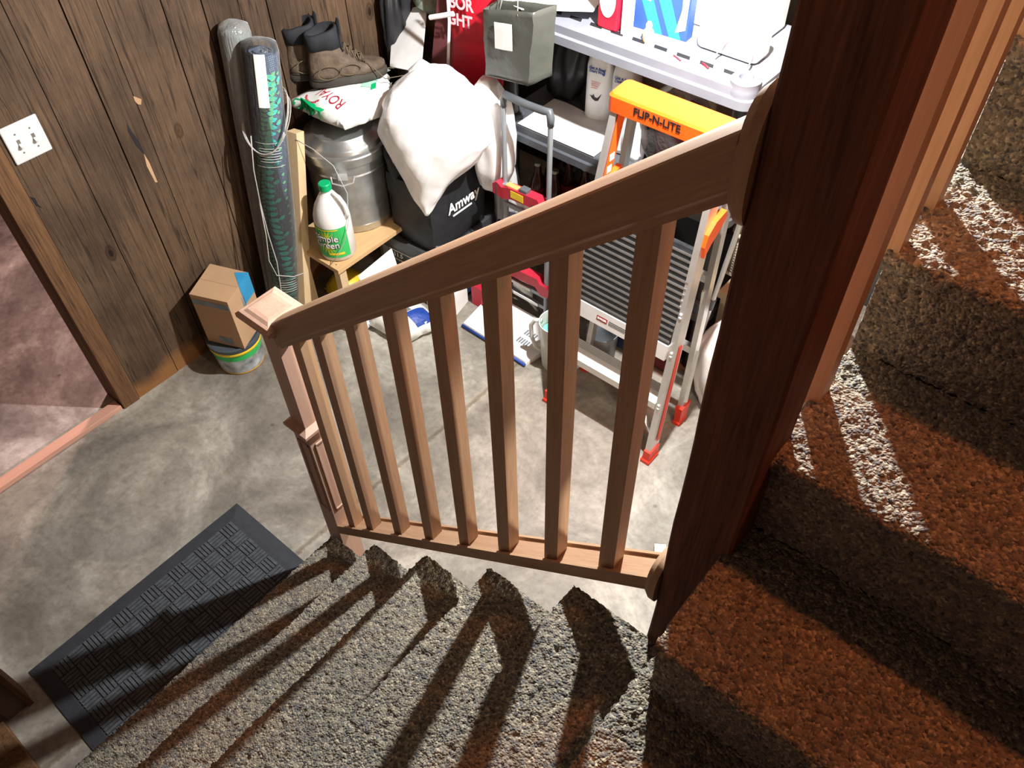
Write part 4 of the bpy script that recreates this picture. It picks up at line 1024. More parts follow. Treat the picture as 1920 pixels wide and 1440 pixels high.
# ------------------------------------------------------------------ plastic shelf unit
SX0, SX1, SY0, SY1 = -1.90, -.895, 2.095, 2.56
sh = empty('shelf_unit', ((SX0 + SX1) / 2, (SY0 + SY1) / 2, 0), 'large grey moulded plastic shelf unit along the back of the workshop', 'shelf unit')
def shelf_board(z, mat, slots=False):
    e = MB(); t = .062
    # tray: top sheet + skirt with a ledge
    def rr(x0, x1, y0, y1, z_, r=.05, n=6):
        pts = []
        for cx, cy, a0 in ((x1 - r, y0 + r, -PI / 2), (x1 - r, y1 - r, 0), (x0 + r, y1 - r, PI / 2), (x0 + r, y0 + r, PI)):
            for k in range(n + 1):
                a = a0 + (PI / 2) * k / n; pts.append((cx + r * math.cos(a), cy + r * math.sin(a), z_))
        return pts
    e.loft([rr(SX0, SX1, SY0, SY1, z - t), rr(SX0, SX1, SY0, SY1, z - .034), rr(SX0 + .010, SX1 - .010, SY0 + .010, SY1 - .010, z - .030), rr(SX0 + .010, SX1 - .010, SY0 + .010, SY1 - .010, z - .004), rr(SX0 + .014, SX1 - .014, SY0 + .014, SY1 - .014, z)])
    b = obj('shelf', e, mat, sh, smooth=True, angle=30)
    if slots:
        for i in range(10):
            for j in range(2):
                x = SX0 + .13 + i * .082; y = SY0 + .065 + j * .12
                m_ = MB(); m_.loft([[(x, y, z - .001), (x + .046, y, z - .001), (x + .038, y + .018, z - .001), (x - .008, y + .018, z - .001)], [(x, y, z + .0012), (x + .046, y, z + .0012), (x + .038, y + .018, z + .0012), (x - .008, y + .018, z + .0012)]])
                s_ = obj('slot', m_, M['black_matte'], b)
    for x, y in ((SX0 + .055, SY0 + .05), (SX1 - .055, SY0 + .05), (SX0 + .055, SY1 - .05), (SX1 - .055, SY1 - .05)):
        m_ = MB(); m_.lathe([(.044, -.064), (.047, -.04), (.044, -.03), (.047, -.02), (.044, -.010), (.046, .012), (.040, .018), (.022, .018), (.020, -.02), (.0001, -.02)], (x, y, z), 28); obj('socket', m_, mat, sh, smooth=True, angle=35)
    return b
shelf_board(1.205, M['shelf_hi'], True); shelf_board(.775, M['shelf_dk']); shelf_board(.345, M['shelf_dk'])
for z0, z1 in ((0, .285), (.36, .715), (.79, 1.145)):
    for x, y in ((SX0 + .055, SY0 + .05), (SX1 - .055, SY0 + .05), (SX0 + .055, SY1 - .05), (SX1 - .055, SY1 - .05)):
        mb = MB(); mb.lathe([(.026, z0), (.022, z0 + .03), (.022, z1 - .03), (.026, z1)], (x, y, 0), 24); obj('post', mb, M['black_pl'], sh, smooth=True, angle=50)
# things on the top shelf
zt = 1.2235
gb = empty('game_box', (-1.33, 2.25, zt), 'blue picture box with cyan stripes standing on the top shelf', 'box')
rot = Matrix.Translation((-1.335, 2.262, 0)) @ Matrix.Rotation(math.radians(4), 4, 'Z')
mb = MB(); mb.box(-.120, .115, -.02, .02, 1.206, 1.52, mt=rot); obj('carton', mb, M['blue_box'], gb)
mb = MB()
for x in (-.055, .010): mb.prism([rot @ Vector(p) for p in ((x + .045, -.0212, 1.206), (x + .085, -.0212, 1.206), (x + .020, -.0212, 1.36), (x - .025, -.0212, 1.36))], 0, rot.to_3x3() @ Vector((0, .001, 0)))
obj('cyan_stripe', mb, M['cyan'], gb)
mb = MB(); mb.prism([rot @ Vector(p) for p in ((.075, -.022, 1.225), (.108, -.022, 1.24), (.110, -.022, 1.40), (.085, -.022, 1.40), (.09, -.022, 1.30))], 0, rot.to_3x3() @ Vector((0, .001, 0))); obj('white_figure_print', mb, M['white_mt'], gb)
mb = MB(); mb.prism([rot @ Vector(p) for p in ((-.11, -.0215, 1.30), (-.02, -.0215, 1.30), (-.03, -.0215, 1.36), (-.11, -.0215, 1.36))], 0, rot.to_3x3() @ Vector((0, .001, 0))); obj('white_band', mb, M['white_mt'], gb)
pb = empty('dropper_bottle', (-1.318, 2.19, 1.206), 'tiny peach bottle with clear cap on the top shelf before the blue box', 'bottle')
mb = MB(); mb.lathe([(.016, 0), (.017, .004), (.017, .030), (.010, .038)], (-1.318, 2.185, 1.206), 20); obj('bottle_body', mb, M['peach'], pb, smooth=True, angle=50)
mb = MB(); mb.lathe([(.010, .036), (.010, .052), (.005, .06)], (-1.318, 2.185, 1.206), 20); obj('cap', mb, M['white_pl'], pb, smooth=True, angle=50)
rs = empty('red_carton', (-1.46, 2.19, 1.206), 'small red and white pack on the top shelf left of the blue box', 'pack')
mb = MB(); mb.box(-1.50, -1.425, 2.165, 2.20, 1.206, 1.42, bev=.006); obj('pack_body', mb, M['red_fab'], rs)
mb = MB(); mb.lathe([(.0001, 0), (.030, 0), (.030, .001), (.0001, .001)], (0, 0, 0), 24, Matrix.Translation((-1.4625, 2.1635, 1.30)) @ Matrix.Rotation(PI / 2, 4, 'X') @ Matrix.Diagonal((1, 1.8, 1, 1))); obj('white_oval', mb, M['white_mt'], rs)
mb = MB(); mb.box(-1.41, -1.385, 2.17, 2.20, 1.206, 1.42); o = obj('paper_stack', mb, M['white_mt']); tag(o, 'narrow white pack between the red pack and blue box', 'paper')
o = slab('paper_sheet', [(-1.86, 2.085, 1.228), (-1.735, 2.070, 1.228), (-1.52, 2.17, 1.245), (-1.60, 2.40, 1.245)], .004, M['white_mt']); tag(o, 'white sheet hanging over the front edge of the top shelf', 'paper')
mb = MB(); mb.box(-1.60, -1.02, 2.36, 2.52, 1.206, 1.50, bev=.012); o = obj('white_appliance', mb, M['white_pl']); tag(o, 'large white housing at the back of the top shelf', 'appliance')
mb = MB(); mb.box(-1.18, -.97, 2.235, 2.33, 1.206, 1.30, bev=.02); o = obj('white_basket', mb, M['white_pl']); tag(o, 'white plastic container right of the blue box on the top shelf', 'container')
mb = MB(); pth = [(-1.03 + .055 * math.cos(a), 2.20 + .05 * math.sin(a), 1.226 + .05 * max(0, math.sin(a))) for a in [i * PI / 12 for i in range(0, 13)]]
mb.tube(pth, .003, 6); o = obj('wire_loop', mb, M['cart_grey'], smooth=True); tag(o, 'thin grey wire loop lying near the right end of the top shelf', 'wire')
mb = MB(); mb.tube([(-1.105, 2.16, 1.210), (-1.075, 2.145, 1.210)], .003, 8); mb.tube([(-1.20, 2.15, 1.209), (-1.165, 2.135, 1.209)], .0018, 6); o = obj('screwdriver', mb, M['red_fab'], smooth=True); tag(o, 'small red tool lying on the slotted top shelf', 'tool')

# middle shelf
zm = .7765
def tall_bottle(x, y, label, rzz):
    b = empty('lotion_bottle', (x, y, zm), label, 'bottle', 'white bottles on the middle shelf', rz=rzz); W = _mw[b.name]
    def rg(rx, ry, z, n=28): return [W @ Vector((math.copysign(abs(math.cos(a)) ** .7, math.cos(a)) * rx, math.copysign(abs(math.sin(a)) ** .7, math.sin(a)) * ry, z)) for a in [2 * PI * k / n for k in range(n)]]
    mb = MB(); mb.loft([rg(.050, .030, 0), rg(.054, .034, .006), rg(.052, .033, .20), rg(.045, .030, .235), rg(.025, .022, .255), rg(.018, .018, .262)]); obj('body', mb, M['white_pl'], b, smooth=True, angle=50)
    mb = MB(); mb.loft([rg(.026, .026, .258), rg(.026, .026, .29), rg(.022, .022, .294)]); obj('cap', mb, M['white_pl'], b, smooth=True, angle=50)
    fr = W @ Vector((0, -.0345, .195)); xd = W.to_3x3() @ Vector((1, 0, 0))
    lettering('Got A Snag?\nDon\'t Wag!', .0135, fr, xd, (0, 0, 1), M['blue'], b, bold=True)
    mb = MB(); f = lambda px, pz: W @ Vector((px, -.0352, pz))
    pts = [(-.026, .098), (-.014, .094), (-.010, .104), (-.006, .092), (.004, .090), (.010, .096), (.022, .112), (.018, .100), (.010, .082), (-.002, .078), (-.014, .084)]
    mb.bm.faces.new([mb.bm.verts.new(f(*p)) for p in pts]); obj('animal_silhouette', mb, M['ink'], b)
    mb = MB()
    for k in range(4): mb.quad(f(-.022, .150 - k * .008), f(.016 - k * .004, .150 - k * .008), f(.016 - k * .004, .152 - k * .008), f(-.022, .152 - k * .008))
    obj('small_print', mb, M['red_ink'], b)
tall_bottle(-1.585, 2.335, 'white flat bottle with small blue lettering, left one on the middle shelf', math.radians(8))
tall_bottle(-1.470, 2.330, 'white flat bottle partly hidden behind the orange ladder top', math.radians(8))
mb = MB(); mb.grid(lambda s, t: (-1.79 + .35 * s, 2.105 + .22 * t, .778 + .004 * math.sin(9 * s) * t), 12, 8); mb.bm.verts.ensure_lookup_table()
o = obj('paper_liner', mb, M['white_mt'])
sm = o.modifiers.new('thick', 'SOLIDIFY'); sm.thickness = .002; sm.offset = 1; tag(o, 'bright white sheet lining the middle shelf', 'paper')
sb = bag_loft('black_sack', [(-1.80, 2.40, .782, .075, .06, 0), (-1.78, 2.41, .88, .10, .08, 0), (-1.77, 2.42, 1.0, .09, .075, 0), (-1.76, 2.42, 1.10, .05, .05, 0)], M['black_pl'], seed=13, amp=.016, crease=.7)
tag(sb, 'black plastic sack on the left end of the middle shelf', 'bag')
cr = empty('clear_bag', (-1.22, 2.27, zm), 'clear plastic bag of red fabric on the middle shelf behind the ladder', 'bag')
bag_loft('clear_film', [(-1.23, 2.26, .780, .10, .07, 0), (-1.23, 2.26, .86, .125, .085, 0), (-1.21, 2.26, .98, .11, .08, 0), (-1.20, 2.26, 1.06, .05, .04, 0)], M['film'], cr, seed=15, amp=.012, crease=.7)
bag_loft('red_fabric', [(-1.21, 2.28, .784, .07, .05, 0), (-1.21, 2.28, .86, .085, .06, 0), (-1.20, 2.28, .96, .07, .05, 0), (-1.19, 2.28, 1.0, .02, .02, 0)], M['dk_red'], cr, seed=16, amp=.02, crease=.9)
sb = bag_loft('folded_cloth', [(-1.345, 2.20, .780, .05, .04, 0), (-1.345, 2.20, .86, .05, .045, 0), (-1.345, 2.21, .95, .035, .03, 0), (-1.345, 2.21, .98, .01, .01, 0)], M['white_bag'], seed=18, amp=.014, crease=.8); tag(sb, 'crumpled white plastic wrap beside the clear bag of red fabric', 'wrap')
mb = MB(); mb.box(-1.50, -1.0, 2.42, 2.52, .777, 1.10, bev=.004); o = obj('carton', mb, M['kraft']); tag(o, 'dull brown carton at the back of the middle shelf', 'box')
cc = empty('coil_of_cord', (-1.43, 2.40, 1.10), 'small dark cord coil on top of the brown carton', 'cord')
mb = MB()
for k in range(3): mb.tube([(-1.43 + (.028 + k * .004) * math.cos(a), 2.455 + .006 * k, 1.105 - .035 + .035 + (.025 + k * .003) * math.sin(a) + .028) for a in [i * PI / 12 for i in range(25)]], .0022, 6)
obj('cord', mb, M['black_matte'], cc, smooth=True)
hb = empty('patterned_tin', (-.985, 2.30, zm), 'cream tin with red hearts at the right end of the middle shelf', 'tin')
mb = MB(); mb.box(-1.04, -.925, 2.30, 2.42, .777, 1.02, bev=.006); obj('tin_body', mb, M['kraft'], hb)
mb = MB(); mb.prism([(-1.0, 2.2995, .93), (-.975, 2.2995, .97), (-.985, 2.2995, 1.0), (-1.0, 2.2995, .985), (-1.015, 2.2995, 1.0), (-1.025, 2.2995, .97)], 0, (0, -.001, 0)); obj('red_heart', mb, M['red_fab'], hb)

# bottom shelf: beer carrier with bottles and cans
zl = .3465
bc = empty('bottle_carrier', (-1.74, 2.27, zl), 'dark red cardboard bottle carrier with tan lettering on the lower shelf', 'carton')
for (a, b, c, d, e, f) in ((-1.795, -1.555, 2.150, 2.154, zl, zl + .115), (-1.795, -1.555, 2.316, 2.320, zl, zl + .115), (-1.795, -1.791, 2.154, 2.316, zl, zl + .115), (-1.559, -1.555, 2.154, 2.316, zl, zl + .115), (-1.791, -1.559, 2.154, 2.316, zl, zl + .004)):
    mb = MB(); mb.box(a, b, c, d, e, f); obj('panel', mb, M['bx_red'], bc)
lettering("MCKENZIE'S", .036, (-1.675, 2.149, zl + .075), (1, 0, 0), (0, 0, 1), M['tan_ink'], bc, bold=True, sx=.92)
mb = MB(); mb.box(-1.785, -1.565, 2.1485, 2.150, zl + .030, zl + .032); obj('printed_rule', mb, M['tan_ink'], bc)
def beer():
    b = empty('beer_bottle', (-1.76, 2.19, zl + .004), 'brown beer bottle, front left in the red carrier', 'bottle', 'beer bottles in the red carrier')
    o = (-1.76, 2.19, zl + .0045)
    mb = MB(); mb.lathe([(.028, 0), (.0305, .004), (.0305, .125), (.026, .15), (.0145, .185), (.013, .222)], o, 24); obj('glass', mb, M['bottle_br'], b, smooth=True, angle=50)
    mb = MB(); mb.lathe([(.0155, .218), (.0155, .226), (.013, .229), (.0001, .229)], o, 20); obj('crown_cap', mb, M['cap_metal'], b, smooth=True, angle=40)
    mb = MB(); mb.lathe([(.031, .045), (.031, .12)], o, 24); obj('label', mb, M['label_red'], b, smooth=True, angle=50)
    return b
def dup(root, loc, label):
    r = root.copy(); COL.objects.link(r); r.location = loc; r['label'] = label
    for ch in list(root.children):
        c = ch.copy(); COL.objects.link(c); c.parent = r
    return r
b0 = beer()
for (x, y, l) in ((-1.675, 2.19, 'brown beer bottle, front middle in the red carrier'), (-1.76, 2.28, 'brown beer bottle, rear left in the red carrier'), (-1.675, 2.28, 'brown beer bottle, rear middle in the red carrier'), (-1.595, 2.28, 'brown beer bottle, rear right in the red carrier')):
    dup(b0, (x, y, zl + .004), l)
def tin(x, y, l):
    b = empty('drink_can', (x, y, zl), l, 'can', 'drink cans beside the carrier')
    mb = MB(); mb.lathe([(.026, 0), (.033, .008), (.033, .108), (.028, .118)], (x, y, zl), 28); obj('can_body', mb, M['label_red'], b, smooth=True, angle=40)
    mb = MB(); mb.lathe([(.028, .118), (.0285, .121), (.026, .121), (.025, .116), (.0001, .116)], (x, y, zl), 28); obj('can_lid', mb, M['can_top'], b, smooth=True, angle=40); return b
tin(-1.515, 2.165, 'drink can standing in front beside the red carrier'); tin(-1.445, 2.185, 'drink can right of the front can on the lower shelf'); tin(-1.50, 2.25, 'drink can behind the front one on the lower shelf')

# grey paper bag hung on the shelf corner
gbp = empty('paper_bag', (-1.72, 2.03, 1.0), 'grey shiny gift bag with white note hanging from the shelf corner', 'bag')
mb = MB(); A = [(-1.825, 1.985, 1.235), (-1.615, 1.985, 1.285), (-1.595, 2.075, 1.28), (-1.835, 2.075, 1.235)]; B = [(-1.832, 1.985, 1.005), (-1.640, 1.985, 1.030), (-1.60, 2.065, 1.050), (-1.835, 2.075, 1.02)]
rings = []
for i in range(13):
    t = i / 12; r = []
    for s in range(4):
        p, q = Vector(A[s]) * (1 - t) + Vector(B[s]) * t, Vector(A[(s + 1) % 4]) * (1 - t) + Vector(B[(s + 1) % 4]) * t
        for k in range(8): r.append(p.lerp(q, k / 8))
    rings.append(r)
mb.loft(rings, cap=False); mb.bm.faces.new([v for v in mb.bm.verts[-32:]] if False else []) if False else None
mb.jitter(.005, 12, 4); mb.jitter(.002, 45, 4)
o = obj('bag_body', mb, M['grey_bagp'], gbp, smooth=True, angle=45)
sm = o.modifiers.new('thick', 'SOLIDIFY'); sm.thickness = .0012
mb = MB(); mb.prism([(-1.832, 1.985, 1.006), (-1.640, 1.985, 1.031), (-1.60, 2.065, 1.051), (-1.835, 2.075, 1.021)], 0, (0, 0, .0015)); obj('bag_bottom', mb, M['grey_bagp'], gbp)
mb = MB(); mb.grid(lambda s, t: (-1.772 + .075 * s, 1.976, 1.125 + .088 * t + .012 * s), 4, 4); mb.jitter(.001, 20, 3); o = obj('note', mb, M['white_mt'], gbp); sm = o.modifiers.new('thick', 'SOLIDIFY'); sm.thickness = .0008
mb = MB(); mb.tube([(-1.76, 1.985, 1.235), (-1.75, 2.0, 1.30), (-1.72, 2.03, 1.33), (-1.69, 2.0, 1.31), (-1.68, 1.985, 1.255)], .002, 6); obj('cord_handle', mb, M['cable'], gbp, smooth=True)

# ------------------------------------------------------------------ folding luggage cart
lc = empty('luggage_cart', (-1.635, 1.98, 0), 'folding hand cart with red brackets and grey telescopic handle', 'cart')
for x in (-1.742, -1.533):
    mb = MB(); mb.tube([(x, 1.965, .30), (x, 1.97, .62), (x, 1.975, .945)], .0095, 14); obj('handle_tube', mb, M['cart_grey'], lc, smooth=True, angle=50)
    mb = MB(); mb.tube([(x + .008, 1.955, .045), (x + .008, 1.96, .62)], .0125, 14); obj('frame_tube', mb, M['cart_grey'], lc, smooth=True, angle=50)
mb = MB(); pth = [(-1.742, 1.975, .925), (-1.742, 1.975, .955), (-1.735, 1.975, .972), (-1.64, 1.975, .968), (-1.56, 1.975, .972), (-1.54, 1.975, .976), (-1.533, 1.975, .955), (-1.533, 1.975, .925)]
mb.tube(pth, [.012, .0125, .0135, .014, .0135, .015, .014, .012], 14); obj('grip', mb, M['cart_dk'], lc, smooth=True)
def bracket(z, dz, y, nm='red_bracket'):
    mb = MB(); pts = [(-1.775, z + .030), (-1.755, z + .045), (-1.73, z + .03), (-1.70, z + .042), (-1.56, z + .050), (-1.545, z + .03), (-1.515, z + .032), (-1.498, z + .018), (-1.505, z - .022), (-1.545, z - .025), (-1.57, z + .004), (-1.69, z - .004), (-1.72, z - .018), (-1.775, z - .012)]
    mb.prism([(a, y, b) for a, b in pts], 0, (0, .038, 0)); return obj(nm, mb, M['cart_red'], lc)
bracket(.585, 0, 1.935); bracket(.205, 0, 1.935)
mb = MB(); mb.box(-1.685, -1.625, 1.933, 1.9345, .592, .622); obj('yellow_label', mb, M['yellow'], lc)
mb = MB(); mb.box(-1.715, -1.66, 1.940, 1.965, .625, .633, bev=.002); obj('orange_label', mb, M['cart_or'], lc)
mb = MB(); mb.box(-1.648, -1.612, 1.938, 1.968, .626, .646, bev=.004); obj('release_button', mb, M['cart_dk'], lc)
for z in (.53, .16, .10):
    mb = MB(); mb.box(-1.735, -1.53, 1.945, 1.957, z, z + .018, bev=.001); obj('cross_bar', mb, M['cart_grey'], lc)
mb = MB(); mb.box(-1.70, -1.60, 1.94, 1.944, .163, .176); mb.box(-1.69, -1.56, 1.94, 1.944, .103, .116); obj('bar_sticker', mb, M['white_mt'], lc)
mb = MB(); mb.prism([(-1.69, 1.957, .575), (-1.575, 1.957, .575), (-1.60, 1.957, .535), (-1.665, 1.957, .535)], 0, (0, .003, 0)); obj('white_plate', mb, M['white_pl'], lc)
for x in (-1.775, -1.49):
    mb = MB(); mb.lathe([(.020, 0), (.055, 0), (.060, .006), (.060, .024), (.055, .030), (.020, .030)], (x + (-.03 if x < -1.6 else 0), 1.985, .060), 28, Matrix.Rotation(PI / 2, 4, 'Y')); obj('wheel', mb, M['black_pl'], lc, smooth=True, angle=40)
mb = MB(); pth = [(-1.748, 1.925, .63), (-1.742, 1.915, .5), (-1.735, 1.915, .38), (-1.73, 1.92, .2), (-1.725, 1.93, .1)]
mb.tube(pth, .003, 6); pth = [(-1.575, 1.925, .61), (-1.572, 1.92, .55), (-1.59, 1.92, .50)]; mb.tube(pth, .003, 6); obj('elastic_cord', mb, M['black_matte'], lc, smooth=True)

# ------------------------------------------------------------------ aluminium step ladder
ld = empty('step_ladder', (-1.03, 1.78, 0), 'aluminium platform step ladder with bright orange top and feet', 'ladder')
FZ = 1.13
def rail(name, x, f, t, w, dpt, mat=M['alu']):
    """rectangular ladder rail from foot f=(y,z) to top t=(y,z)"""
    mb = MB(); a, b = Vector((x[0], f[0], f[1])), Vector((x[1], t[0], t[1])); d = (b - a).normalized(); fy = Vector((0, 1, 0)); fy = (fy - d * fy.dot(d)).normalized(); fx = fy.cross(d)
    def R_(p): return [p - fx * w - fy * dpt, p + fx * w - fy * dpt, p + fx * w + fy * dpt, p - fx * w + fy * dpt]
    mb.loft([R_(a), R_(b)]); return obj(name, mb, mat, ld)
LF, LT = (1.665, .045), (1.935, 1.15)
rail('front_rail', (-.812, -.875), LF, LT, .011, .027)
rail('front_rail', (-1.262, -1.238), LF, LT, .011, .027)
BF, BT = (1.874, .075), (2.015, 1.06)
rail('rear_rail', (-.822, -.868), BF, BT, .010, .016)
rail('rear_rail', (-1.252, -1.240), BF, BT, .010, .016)
fy = lambda z: LF[0] + (LT[0] - LF[0]) * (z - LF[1]) / (LT[1] - LF[1])
by = lambda z: BF[0] + (BT[0] - BF[0]) * (z - BF[1]) / (BT[1] - BF[1])
xr = lambda z: -.812 - .063 * (z - .045) / 1.105
xl = lambda z: -1.262 + .024 * z
def shoe(x, y, z, k=1.0):
    mb = MB(); mb.loft([[(x - .016 * k, y - .036 * k, 0), (x + .016 * k, y - .036 * k, 0), (x + .016 * k, y + .032 * k, 0), (x - .016 * k, y + .032 * k, 0)], [(x - .019 * k, y - .036 * k, .014), (x + .018 * k, y - .036 * k, .014), (x + .018 * k, y + .032 * k, .014), (x - .019 * k, y + .032 * k, .014)],
                        [(x - .014 * k, y - .031 * k, .018), (x + .014 * k, y - .031 * k, .018), (x + .014 * k, y + .032 * k, .018), (x - .014 * k, y + .032 * k, .018)], [(x - .014, y - .028, z), (x + .014, y - .028, z), (x + .014, y + .034, z), (x - .014, y + .034, z)]])
    return obj('foot', mb, M['lad_red'], ld)
shoe(-.811, 1.662, .058); shoe(-1.263, 1.662, .058); shoe(-.820, 1.876, .095, .8); shoe(-1.252, 1.876, .095, .8)
def step(z, name='step', dpt=.085):
    y = fy(z); mb = MB(); x0, x1 = xl(z) + .012, xr(z) - .012
    mb.loft([[(x0, y - .034, z - .030), (x0, y - .034, z), (x0, y + dpt - .034, z + .004), (x0, y + dpt - .034, z - .022)], [(x1, y - .034, z - .030), (x1, y - .034, z), (x1, y + dpt - .034, z + .004), (x1, y + dpt - .034, z - .022)]])
    o = obj(name, mb, M['alu_pale'], ld)
    m_ = MB()
    for k in range(5): m_.box(x0 + .002, x1 - .002, y + .018 + k * .008, y + .021 + k * .008, z + .0015, z + .0052)
    obj('grip_rib', m_, M['alu'], ld); return y
step(.262)
# folded platform: near-vertical slab with black grip ribs
zA, zB = .475, .815
yA, yB = fy(zA) - .012, fy(zB) + .004
def pf(x0, x1, t0, t1, off): 
    a = Vector((0, yA, zA)); b = Vector((0, yB, zB)); n = Vector((0, -(zB - zA), (yB - yA))).normalized() * -1
    n = Vector((0, -1, .25)).normalized()
    def P_(x, t, o): v = a.lerp(b, t) + n * o; return (x, v.y, v.z)
    return P_
P_ = pf(0, 0, 0, 0, 0)
mb = MB(); x0, x1 = xl(.5) + .014, xr(.5) - .014
mb.loft([[P_(x0, 0, 0), P_(x0, 1, 0), P_(x0, 1, .022), P_(x0, 0, .022)], [P_(x1, 0, 0), P_(x1, 1, 0), P_(x1, 1, .022), P_(x1, 0, .022)]]); obj('platform', mb, M['lad_dk'], ld)
nr = 15
mb = MB()
for k in range(nr):
    t = .07 + .93 * k / nr
    mb.loft([[P_(x0, t, .022), P_(x0, t + .017, .022), P_(x0, t + .017, .0265), P_(x0, t, .0265)], [P_(x1, t, .022), P_(x1, t + .017, .022), P_(x1, t + .017, .0265), P_(x1, t, .0265)]])
obj('platform_rib', mb, M['galv'], ld)
mb = MB(); mb.loft([[P_(x0 - .004, -.12, -.004), P_(x0 - .004, .04, -.004), P_(x0 - .004, .04, .030), P_(x0 - .004, -.12, .028)], [P_(x1 + .004, -.12, -.004), P_(x1 + .004, .04, -.004), P_(x1 + .004, .04, .030), P_(x1 + .004, -.12, .028)]]); obj('platform_nose', mb, M['alu_pale'], ld)
# warning sticker on the platform nose
pc = Vector(P_(x0 + .13, -.04, .0285)); up = (Vector(P_(0, 1, 0)) - Vector(P_(0, 0, 0))).normalized()
mb = MB(); w_ = .022
mb.loft([[pc - Vector((w_, 0, 0)) - up * .009, pc + Vector((w_, 0, 0)) - up * .009, pc + Vector((w_, 0, 0)) + up * .009, pc - Vector((w_, 0, 0)) + up * .009], [p + Vector((0, -.001, .0003)) for p in (pc - Vector((w_, 0, 0)) - up * .009, pc + Vector((w_, 0, 0)) - up * .009, pc + Vector((w_, 0, 0)) + up * .009, pc - Vector((w_, 0, 0)) + up * .009)]]); obj('red_warning_sticker', mb, M['label_red'], ld)
lettering('DANGER', .009, pc + Vector((0, -.0016, .0004)), (1, 0, 0), up, M['white_mt'], ld, bold=True)
mb = MB()
for k in range(3):
    q_ = pc + Vector((.062, -.0012, .0004)) + up * (.006 - k * .006)
    mb.quad(q_ - Vector((.034, 0, 0)) - up * .0012, q_ + Vector((.034, 0, 0)) - up * .0012, q_ + Vector((.034, 0, 0)) + up * .0012, q_ - Vector((.034, 0, 0)) + up * .0012)
obj('printed_lines', mb, M['ink'], ld)
# rear horizontals and braces
for z in (.33, .62):
    mb = MB(); mb.box(xl(z) + .0, xr(z) - .01, by(z) - .010, by(z) + .012, z, z + .030); obj('rear_crossbar', mb, M['alu'], ld)
mb = MB(); mb.box(xl(.4) + .030, xl(.4) + .050, by(.45) - .016, by(.45) - .002, .345, .63); obj('rear_upright', mb, M['alu_pale'], ld)
def bar(a, b, r, name, mat=M['alu']):
    mb = MB(); mb.tube([a, b], r, 4, flat=.4); return obj(name, mb, mat, ld)
bar((xr(.25) - .005, by(.35), .345), (-.815, by(.12) - .01, .12), .012, 'diagonal_brace')
bar((xr(.6) - .01, by(.60) - .02, .60), (-.848, by(.46) + .0, .44), .011, 'diagonal_brace')
bar((-.93, fy(.22) + .01, .235), (-.826, fy(.10), .11), .011, 'diagonal_brace')
bar((-1.15, fy(.22) + .01, .235), (-1.25, fy(.10), .11), .011, 'diagonal_brace')
for z in (.245, .258, .455, .468, .60, .612):
    mb = MB(); mb.lathe([(.0055, 0), (.0045, .003), (.0001, .004)], (0, 0, 0), 10, Matrix.Translation((xr(z), fy(z) - .0285, z)) @ Matrix.Rotation(PI / 2, 4, 'X')); obj('rivet', mb, M['alu_pale'], ld, smooth=True)
# red printed strip along the right rail (side face)
mb = MB(); a, b = Vector((-.8005, fy(.09) + .006, .09)), Vector((-.8245, fy(.48) + .006, .48)); ax_ = Vector((0, .010, -.002))
mb.loft([[a - ax_, a + ax_, a + ax_ + Vector((.001, 0, 0)), a - ax_ + Vector((.001, 0, 0))], [b - ax_, b + ax_, b + ax_ + Vector((.001, 0, 0)), b - ax_ + Vector((.001, 0, 0))]]); obj('red_side_label', mb, M['lad_red'], ld)
# orange top cap with lettering
zc = 1.135
mb = MB()
def cap_ring(e, z, yy=0): 
    x0_, x1_, y0_, y1_ = -1.262 - e, -.868 + e, 1.895 - e, 1.998 + e; r = .018; pts = []
    for cx, cy, a0 in ((x1_ - r, y0_ + r, -PI / 2), (x1_ - r, y1_ - r, 0), (x0_ + r, y1_ - r, PI / 2), (x0_ + r, y0_ + r, PI)):
        for k in range(6):
            a = a0 + (PI / 2) * k / 5; pts.append((cx + r * math.cos(a), cy + r * math.sin(a), z + .06 * (cy + r * math.sin(a) - 1.94)))
    return pts
mb.loft([cap_ring(-.004, zc - .012), cap_ring(0, zc - .010), cap_ring(0, zc + .038), cap_ring(-.006, zc + .045)]); obj('top_cap', mb, M['lad_or'], ld, smooth=True, angle=35)
lettering('FLIP-N-LITE', .034, (-1.085, 1.8945, zc + .016), (1, 0, 0), (0, 0, 1), M['ink'], ld, bold=True, sx=.95)
mb = MB(); mb.loft([[(-.88, 1.91, zc - .06), (-.868, 1.91, zc - .06), (-.868, 2.0, zc - .03), (-.88, 2.0, zc - .03)], [(-.88, 1.90, zc), (-.866, 1.90, zc), (-.866, 2.0, zc), (-.88, 2.0, zc)]]); obj('cap_cheek', mb, M['lad_or'], ld)
# orange sticker on left rail, with white squares
def on_rail(x, z0, z1, w, mat, name, off=.0285):
    mb = MB(); y0_, y1_ = fy(z0) - off, fy(z1) - off
    mb.loft([[(x - w, y0_, z0), (x + w, y0_, z0), (x + w, y0_ - .001, z0), (x - w, y0_ - .001, z0)], [(x - w, y1_, z1), (x + w, y1_, z1), (x + w, y1_ - .001, z1), (x - w, y1_ - .001, z1)]]); return obj(name, mb, mat, ld)
mb = MB(); a, b = (xl(.8) + .0115, fy(.8)), (xl(1.12) + .0115, fy(1.12))
mb.loft([[(a[0] + .0002, a[1] - .022, .8), (a[0] + .0002, a[1] + .022, .8), (a[0] + .0012, a[1] + .022, .8), (a[0] + .0012, a[1] - .022, .8)], [(b[0] + .0002, b[1] - .022, 1.12), (b[0] + .0002, b[1] + .022, 1.12), (b[0] + .0012, b[1] + .022, 1.12), (b[0] + .0012, b[1] - .022, 1.12)]]); obj('orange_side_label', mb, M['lad_or'], ld)
